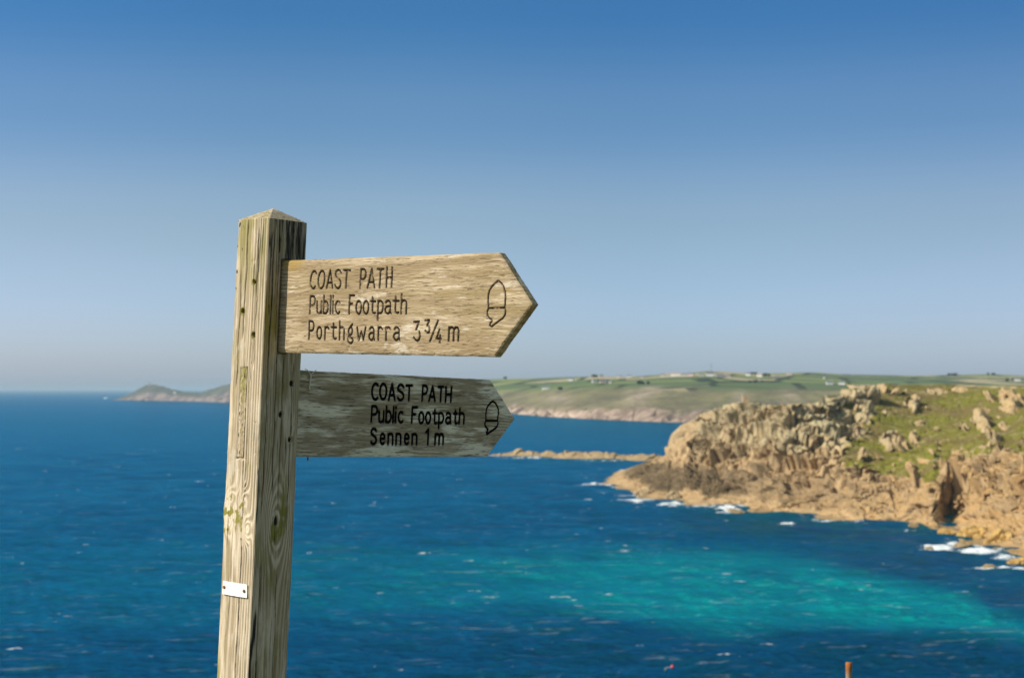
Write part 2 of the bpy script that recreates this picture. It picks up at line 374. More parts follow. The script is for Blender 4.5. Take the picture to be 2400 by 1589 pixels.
    low = sstep(15, 4, P[..., 2])            # slabby wave-worn foot
    W_ = np.stack([fbm(P/20, 3, 31), fbm(P/20, 3, 37), P[..., 2]*0], -1)*7
    Q = P+W_; Q[..., 0] -= P[..., 2]*.04
    flat = np.array([1, 1, 0.])
    Qr = np.stack([Q[..., 0]*along[0]+Q[..., 1]*along[1], Q[..., 0]*out_[0]+Q[..., 1]*out_[1], Q[..., 2]], -1)   # turned to run with the cliff
    def flatten(dv, s): a_, o_ = dv[..., 0]*s[0], dv[..., 1]*s[1]; return gx*(a_*along[0]+o_*out_[0])+gy*(a_*along[1]+o_*out_[1])
    sA, sB = np.array([13.0, 8.0, 60.]), np.array([5.0, 3.4, 22.])
    f1, f2, rc, dv = worley(Qr/sA*flat+np.array([0, 0, .5]), 2)
    g1, g2, rd, dw = worley(Qr/sB*np.array([1, 1, .35]), 6)
    h1, h2, re, dx_ = worley(Qr/np.array([2.2, 1.6, 1.8]), 12)
    m1, m2, rm, dm = worley((P+W_*2)/np.array([26, 34., 60.])*flat+np.array([0, 0, .5]), 19)
    rb1, rb2, rr, _ = worley(np.stack([Qr[..., 0]/6.0+.10*fbm(P/8, 3, 44), 0*P[..., 0]+.5, P[..., 2]/24+rm*3], -1), 29)
    face = sstep(11, 17, P[..., 2]+nz*8)*sstep(2110, 2060, xi)*(1-.55*sstep(.60, .70, t)[:, None])+.8*sstep(2225, 2250, xi)*sstep(5, 10, P[..., 2])*sstep(30, 24, P[..., 2])
    rough = sstep(-.25, .25, fbm(P/np.array([16, 16, 10.]), 3, 57))
    big = np.where(P[..., 2] > -9, 1, 0)*sstep(2, 12, P[..., 2])*sstep(0, .10, t[:, None]-.02)
    stepA = .72*(1-.7*low)*np.clip(flatten(dv, sA), -9, 9)
    stepB = .55*(1-.5*low)*np.clip(flatten(dw, sB), -4, 4)
    stepC = .6*(1-.4*low)*np.clip(flatten(dx_, np.array([2.2, 1.6])), -1.6, 1.6)
    crA = sstep(.16, .0, f2-f1); crB = sstep(.2, 0, g2-g1)
    crest = sstep(.62, .72, t)[:, None]
    dz = stepA+stepB+(rm-.5)*4.5*(1-.6*low)*(1-.5*crest)-4.5*sstep(.13, 0, m2-m1)*(1-low)+(rc-.5)*3.4*(1-.5*low)*(1-.4*crest)*(1-.4*face)+(rd-.5)*1.5*(.4+.6*rough)-4.0*crA*(1-.6*low)*(.3+.7*rough)-.6*crB*rough+.9*(re-.5)*(.4+.6*rough)+.5*fbm(P/4, 4, 51)+stepC-.5*sstep(.22, 0, h2-h1)
    do = -face*((rr-.5)*9.0-6.0*sstep(.20, .03, rb2-rb1))-(rm-.5)*12*(1-.5*low)-(rc-.5)*6.5*(1-.4*low)-(rd-.5)*2.2*(.4+.6*rough)+3.4*crA*(1-.5*low)*(.3+.7*rough)+.8*crB*rough-.5*fbm(P/3.5, 4, 53)-1.1*(re-.5)*(.4+.6*rough)
    edge = sstep(-1, 6, P[..., 2])
    kk = rock*(.25+.75*edge)*np.where(top > .966, .2, 1)*np.interp(xi, [1400, 1500, 1545, 1582, 1625], [.55, .6, .30, .32, 1])
    P2 = P.copy(); P2[..., 2] += kk*dz+amp*rock*1.1; P2[..., :2] -= pl*(kk*do*.8)[..., None]; P2[..., 1] -= amp*rock*.8
    P2[..., 2] += grass*(2.4*fbm(P/11, 5, 61)+.7*fbm(P/2.4, 3, 63))
    # turf also takes hold on the level ledges of the upper crags
    N2 = normals(P2); nzz = smooth_rows(np.abs(N2[..., 2]), 5, 0)
    grass = np.maximum(grass, .9*sstep(.72, .92, nzz+.2*nz)*sstep(20, 28, P2[..., 2]+nz*8)*sstep(1640, 1820, xi)*(1-.65*oc)*(top < .966))
    Rn = len(t); Cn = len(xs)
    warm = np.interp(xi, [1400, 1700, 1950, 2150, 2400], [.35, .35, .45, .75, 1.0])+.15*sstep(14, 6, P[..., 2])
    lich = sstep(18, 34, P[..., 2]+nz*14)*np.interp(xi, [1560, 1640, 1900, 2060, 2200, 2400], [.25, .6, 1, .8, .6, .45])
    wet = np.clip(sstep(3.2, 5.5, P[..., 2]+nz*5)*sstep(17, 11.5, P[..., 2]+nz*9+nz2*4)*np.interp(xi, [1450, 1520, 1690, 1780, 1950, 2200], [.8, 1, .95, .5, .3, .1]) + .5*sstep(1.6, .4, P[..., 2]), 0, 1)
    path = np.exp(-((yi-np.interp(xi, [2240, 2400], [903, 909]))/1.6)**2)*sstep(2230, 2260, xi)*(top > .93)
    me = mesh_np("headland", P2.reshape(-1, 3), grid_faces(Rn, Cn),
                 dict(grass=grass, cell=rd, cellb=rc, warm=warm, lichen=lich, wet=wet, path=path))
    m = Mat("granite_headland", .95, .12); p = m.pos()
    n1 = m.noise(p, .09, 6, .6); n2 = m.noise(p, .5, 5, .65); n3 = m.noise(p, 1.6, 4, .7)
    cl, cb = m.attr("cell"), m.attr("cellb")
    rockc = m.mix(m.ramp(n1, .35, .65), (.48, .325, .17), (.39, .295, .18))
    rockc = m.mix(m.ramp(cl, .35, .95, 0, .65), rockc, (.60, .44, .255)); rockc = m.mix(m.ramp(cb, .35, .05, 0, .6), rockc, (.28, .205, .12))
    rockc = m.mix(m.math('MULTIPLY', m.attr("warm"), m.ramp(m.math('ADD', n1, m.math('MULTIPLY', cl, .3)), .42, .8)), rockc, (.55, .35, .155))
    rockc = m.mix(m.math('MULTIPLY', m.attr("lichen"), m.ramp(m.math('ADD', n2, m.math('MULTIPLY', cb, .25)), .42, .70, 0, .75)), rockc, (.48, .435, .27))
    rockc = m.mix(m.ramp(n3, .48, .72, 0, .6), rockc, (.15, .12, .075))
    rockc = m.mix(m.math('MULTIPLY', m.attr("wet"), m.ramp(n2, .3, .6, .65, 1)), rockc, (.105, .078, .045))
    gr = m.mix(m.ramp(n2, .35, .68), (.12, .125, .012), (.24, .225, .03))
    gr = m.mix(m.ramp(n1, .52, .64), gr, (.15, .115, .035))
    gr = m.mix(m.ramp(m.noise(p, .028, 5, .65), .45, .58, 0, .85), gr, (.17, .125, .045)); gr = m.mix(m.ramp(m.noise(p, .16, 5, .7), .52, .66, 0, .75), gr, (.37, .29, .16)); gr = m.mix(m.ramp(n3, .5, .72, 0, .6), gr, (.33, .27, .13))
    c = m.mix(m.ramp(m.math('ADD', m.attr("grass"), m.math('MULTIPLY', m.math('SUBTRACT', n3, .5), .5)), .4, .6), rockc, gr)
    c = m.mix(m.attr("path"), c, (.42, .33, .19))
    m.base(c); m.bump(m.math('ADD', n3, n2), .5, .6)
    tag(link("headland_terrain", me, m.m), kind="structure")
build_headland()

# ---------------------------------------------------------------- the low reef off the headland
def build_reef():
    xs = np.arange(1138, 1600, 1.0)
    topy = np.interp(xs, [1138, 1160, 1197, 1218, 1240, 1265, 1283, 1336, 1395, 1455, 1520, 1600], [1070, 1066.5, 1060, 1053, 1055, 1060, 1059.5, 1056, 1059, 1063.5, 1066, 1066])
    boty = np.interp(xs, [1138, 1197, 1277, 1395, 1514, 1600], [1070, 1070, 1072.5, 1076.5, 1080, 1083])
    r0 = sea_r(boty); zt = px(xs, topy, r0+14)[:, 2]
    t = np.linspace(0, 1, 46)
    prof = np.interp(t, [0, .04, .35, .55, .75, 1], [-.5, 0, .72, 1, .6, -.5])
    off = np.interp(t, [0, .04, .35, .55, .75, 1], [-4, 0, 9, 16, 26, 44])
    R = r0[None, :]+off[:, None]; Z = np.maximum(zt, .3)[None, :]*prof[:, None]
    P = np.stack([(xs[None, :]-CX)/FPX*R, R, Z], -1)
    f1, f2, rc, dv = worley(P/np.array([9, 12, 6.]), 3); g1, g2, rd, _ = worley(P/np.array([3, 4, 3.]), 4)
    k = np.clip(prof, 0, 1)[:, None]
    P[..., 2] += k*((rc-.5)*2.4+(rd-.5)*1.2-1.2*sstep(.2, 0, f2-f1)+.8*fbm(P/4, 4, 5))
    P[..., 1] -= k*(rc-.5)*4
    me = mesh_np("reef", P.reshape(-1, 3), grid_faces(len(t), len(xs)), dict(cell=rd))
    m = Mat("reef_rock", .95, .1); p = m.pos(); n1 = m.noise(p, .12, 5, .6); n2 = m.noise(p, .8, 4, .6)
    c = m.mix(m.ramp(n1, .35, .65), (.30, .215, .12), (.42, .31, .17)); c = m.mix(m.ramp(n2, .5, .75, 0, .6), c, (.15, .12, .075))
    m.base(c); tag(link("reef", me, m.m), "long low brown reef of bare rock lying in the sea off the headland's tip", "reef")
build_reef()

# ---------------------------------------------------------------- far hills behind the bay
FARC = {
 640: [(947, None), (940, 6000), (915, 6500), (896, 7600)],
 1000: [(958, None), (945, 4900), (915, 5300), (890, 6200)],
 1153: [(966, None), (950, 4120), (914, 4600), (888, 5700)],
 1183: [(968.5, None), (951, 3920), (913, 4450), (887, 5600)],
 1262: [(975, None), (957, 3500), (911, 4150), (886, 5400)],
 1336: [(980, None), (961, 3230), (908, 3900), (883, 5200)],
 1395: [(982.5, None), (962, 3120), (907, 3750), (881.5, 5000)],
 1455: [(985, None), (964, 3020), (905, 3650), (882.5, 4900)],
 1484: [(987, None), (956, 2980), (905, 3550), (882, 4850)],
 1543: [(989, None), (963, 2880), (908, 3400), (877.5, 4750)],
 1602: [(991.5, None), (968, 2800), (910, 3300), (874, 4700)],
 1661: [(994, None), (970, 2740), (911, 3250), (868.5, 4650)],
 1720: [(995, None), (971, 2720), (911, 3250), (871, 4700)],
 1766: [(996, None), (972, 2700), (910, 3250), (874.5, 4800)],
 1850: [(998, None), (972, 2660), (909, 3300), (873, 4950)],
 1903: [(999, None), (972, 2640), (909, 3350), (872, 5000)],
 1994: [(1000, None), (972, 2620), (908, 3400), (877, 5200)],
 2146: [(1000, None), (972, 2620), (905, 3500), (879.5, 5500)],
 2229: [(1000, None), (972, 2620), (905, 3600), (878, 5600)],
 2324: [(1000, None), (972, 2620), (905, 3700), (876, 5700)],
 2400: [(1000, None), (972, 2620), (905, 3800), (879.5, 5700)],
 2900: [(1000, None), (972, 2620), (905, 3900), (880, 5700)],
}
def far_point(x, y):
    """ground point of the far hills seen at photo pixel (x, y)"""
    X = sorted(FARC); K = np.array([[(yy, float(sea_r(yy)) if r is None else r) for yy, r in FARC[k]] for k in X])
    ys = [np.interp(x, X, K[:, j, 0]) for j in range(4)]; rs = [np.interp(x, X, K[:, j, 1]) for j in range(4)]
    zs = [px(x, yy, r)[2] for yy, r in zip(ys, rs)]
    f = np.linspace(0, 3, 400); R = np.interp(f, range(4), rs); Z = np.interp(f, range(4), zs)
    Y = to_px(np.stack([(x-CX)/FPX*R, R, Z], -1))[1]
    k = int(np.argmin(np.abs(Y-y))); return np.array([(x-CX)/FPX*R[k], R[k], Z[k]])
def build_far():
    ctrl = {x: [(y, float(sea_r(y)) if r is None else r) for y, r in v] for x, v in FARC.items()}
    xs = np.arange(640, 2900, 2.0)
    Rr, Zz = columns(ctrl, xs, 0, 0)
    Rc = np.stack([Rr[0]-30, *Rr, Rr[3]+500, Rr[3]+2500]); Zc = np.stack([0*Zz[0]-1.9, *Zz, Zz[3]*.95-4, Zz[3]*.3])
    Zc[1] = .3
    tk = np.array([0, .04, .24, .58, .93, .965, 1.0]); t = np.linspace(0, 1, 190)
    Rg = np.stack([np.interp(t, tk, Rc[:, j]) for j in range(len(xs))], 1); Zg = np.stack([np.interp(t, tk, Zc[:, j]) for j in range(len(xs))], 1)
    Rg = smooth_rows(smooth_rows(Rg, 7, 0), 15, 1); Zg = smooth_rows(smooth_rows(Zg, 7, 0), 9, 1)
    P = np.stack([(xs[None, :]-CX)/FPX*Rg, Rg, Zg], -1)
    xi, yi = to_px(P); T = t[:, None]*np.ones_like(xi)
    n = fbm(P/np.array([130, 130, 60.]), 5, 71); n2 = fbm(P/np.array([38, 60, 30.]), 4, 73)
    cliff = sstep(.34, .16, T+.1*n)
    field = sstep(.50, .60, T+.06*n+.02*n2)
    f1, f2, rc, dv = worley(P/np.array([45, 70, 40.]), 14)
    slope = sstep(.02, .1, T)*sstep(.62, .5, T)
    P[..., 2] += slope*(n*16+n2*5)+cliff*sstep(.03, .08, T)*((rc-.5)*13-5*sstep(.2, 0, f2-f1))
    P[..., 1] += cliff*(rc-.5)*50+slope*n2*25
    P[..., 2] += sstep(.55, .7, T)*sstep(.92, .8, T)*n*3
    scree = np.clip(np.exp(-((xi-1500+ (yi-930)*1.4)/34)**2)*sstep(962, 940, yi)*sstep(898, 912, yi)+.9*np.exp(-(((xi-1300)/40)**2+((yi-935)/12)**2))
                    +np.exp(-(((xi-1735)/18)**2+((yi-936)/14)**2))+np.exp(-(((xi-1850)/26)**2+((yi-930)/16)**2)), 0, 1)*(.65+n2*1.6)
    sand = np.exp(-(((xi-1330)/55)**2+((yi-968)/6)**2))+np.exp(-(((xi-1215)/45)**2+((yi-963)/5)**2))
    me = mesh_np("far_hills", P.reshape(-1, 3), grid_faces(len(t), len(xs)), dict(cliff=cliff, field=field, scree=np.clip(scree, 0, 1), sand=sand))
    m = Mat("far_hills_ground", .98, .05); p = m.pos()
    n1 = m.noise(p, .006, 5, .6); nn = m.noise(p, .03, 5, .65)
    heath = m.mix(m.ramp(n1, .35, .65), (.13, .12, .08), (.22, .205, .10)); heath = m.mix(m.ramp(nn, .5, .7, 0, .7), heath, (.27, .22, .15))
    vor = m.n("TexVoronoi", {"Vector": m.map(p, (.0052, .0031, .0), (0, 0, .2)), "Scale": 1.0, "Randomness": .85}, out="Color")
    sep = m.n("SeparateColor", {"Color": vor}, out=0); sep2 = m.n("SeparateColor", {"Color": vor}, out=1)
    ed = m.n("TexVoronoi", {"Vector": m.map(p, (.0052, .0031, .0), (0, 0, .2)), "Scale": 1.0, "Randomness": .85}, feature='DISTANCE_TO_EDGE', out=0)
    fld = m.mix(sep, (.145, .195, .075), (.25, .28, .10)); fld = m.mix(m.ramp(sep2, .68, .72), fld, (.42, .36, .21)); fld = m.mix(m.ramp(sep2, .3, .26), fld, (.12, .16, .07))
    fld = m.mix(m.ramp(ed, .06, .03), fld, (.04, .058, .03))
    c = m.mix(m.attr("field"), heath, fld)
    c = m.mix(m.attr("scree"), c, (.36, .29, .22))
    rk = m.mix(m.ramp(nn, .4, .62), (.20, .145, .115), (.38, .285, .22)); c = m.mix(m.attr("cliff"), c, rk)
    c = m.mix(m.attr("sand"), c, (.58, .44, .34))
    m.base(c); tag(link("far_hills", me, m.m), kind="structure")
build_far()

# ---------------------------------------------------------------- the cape on the left horizon
def build_cape():
    xs = np.arange(262, 760, 1.0)
    sk = np.interp(xs, [262, 276, 287, 298, 313, 321, 334, 344, 350, 362, 375, 389, 409, 436, 455, 470, 490, 510, 524, 537, 600, 680, 760], [937, 933.5, 929, 925, 919.5, 912, 906, 900.5, 899.5, 900.5, 903, 906.5, 912.5, 918, 919.5, 919, 912, 906.5, 901.5, 899, 893, 892, 896])
    sh = np.interp(xs, [262, 300, 375, 470, 537, 760], [937.2, 937.8, 939.2, 941.2, 943.8, 950])
    r0 = sea_r(sh); r0 = np.minimum(r0, 8300)
    zt = px(xs, sk, r0+260)[:, 2]
    t = np.linspace(0, 1, 70)
    R = r0[None, :]+np.interp(t, [0, .05, .4, .8, 1], [-40, 0, 70, 260, 900])[:, None]
    Z = zt[None, :]*np.interp(t, [0, .05, .4, .8, 1], [0, 0, .5, 1, 0])[:, None]+np.where(t < .02, -1.9, 0)[:, None]
    Z = smooth_rows(Z, 5, 0)
    P = np.stack([(xs[None, :]-CX)/FPX*R, R, Z], -1)
    n = fbm(P/np.array([60, 90, 40.]), 5, 91); k = np.interp(t, [0, .05, .12, .7, .8, 1], [0, 0, 1, .8, .25, 0])[:, None]
    P[..., 2] += k*n*16*np.clip(zt/50, .2, 1)[None, :]; P[..., 1] += k*n*60
    cl = sstep(.5, .25, t[:, None]+n*.35)
    me = mesh_np("cape", P.reshape(-1, 3), grid_faces(len(t), len(xs)), dict(cliff=cl))
    m = Mat("hazed_cape_ground", .98, .05); p = m.pos(); nn = m.noise(p, .012, 5, .65)
    g = m.mix(m.ramp(nn, .35, .65), (.085, .10, .09), (.13, .14, .115)); rk = m.mix(m.ramp(nn, .4, .6), (.15, .13, .135), (.27, .22, .20))  # greyed base colours carry part of the distance haze
    m.base(m.mix(m.attr("cliff"), g, rk)); tag(link("cape_hill", me, m.m), kind="structure")
build_cape()

# ---------------------------------------------------------------- the cliff-top turf under the sign (below the frame)
GZ = lambda y: np.interp(y, [-40, -5, 3.6, 5, 7, 10, 16, 28, 48, 58, 60], [4, -.9, -1.36, -1.55, -2.15, -3.3, -6.2, -14, -30, -48, -57.5])
def build_turf():
    xs = np.linspace(-60, 60, 170); ys = np.concatenate([np.linspace(-40, 0, 40)[:-1], np.linspace(0, 60, 160)])
    X, Y = np.meshgrid(xs, ys); Z = GZ(Y-.004*X*X+.02*np.abs(X))
    P = np.stack([X, Y, Z], -1); n = fbm(P/np.array([3, 3, 3.]), 5, 101)
    far = sstep(8, 30, Y); P[..., 2] += n*(.12+1.2*far)
    P[..., 2] = np.minimum(P[..., 2], -.2*np.maximum(Y, 0)-.45)+EYE
    P[..., 2] = np.where(Y >= 59, -1.9, P[..., 2])
    me = mesh_np("cliff_top_ground", P.reshape(-1, 3), grid_faces(len(ys), len(xs)), dict(rock=sstep(12, 30, Y+n*8)))
    m = Mat("cliff_top_turf", .95, .1); p = m.pos(); n1 = m.noise(p, 1.3, 6); n2 = m.noise(p, 22, 5, .7)
    g = m.mix(m.ramp(n1, .35, .65), (.10, .12, .03), (.20, .18, .07)); g = m.mix(m.ramp(n2, .45, .7, 0, .7), g, (.28, .24, .12))
    m.base(m.mix(m.attr("rock"), g, m.mix(m.ramp(n1, .3, .7), (.26, .2, .13), (.42, .34, .22)))); m.bump(n2, .8, .03)
    tag(link("cliff_top_ground", me, m.m), kind="structure")
build_turf()
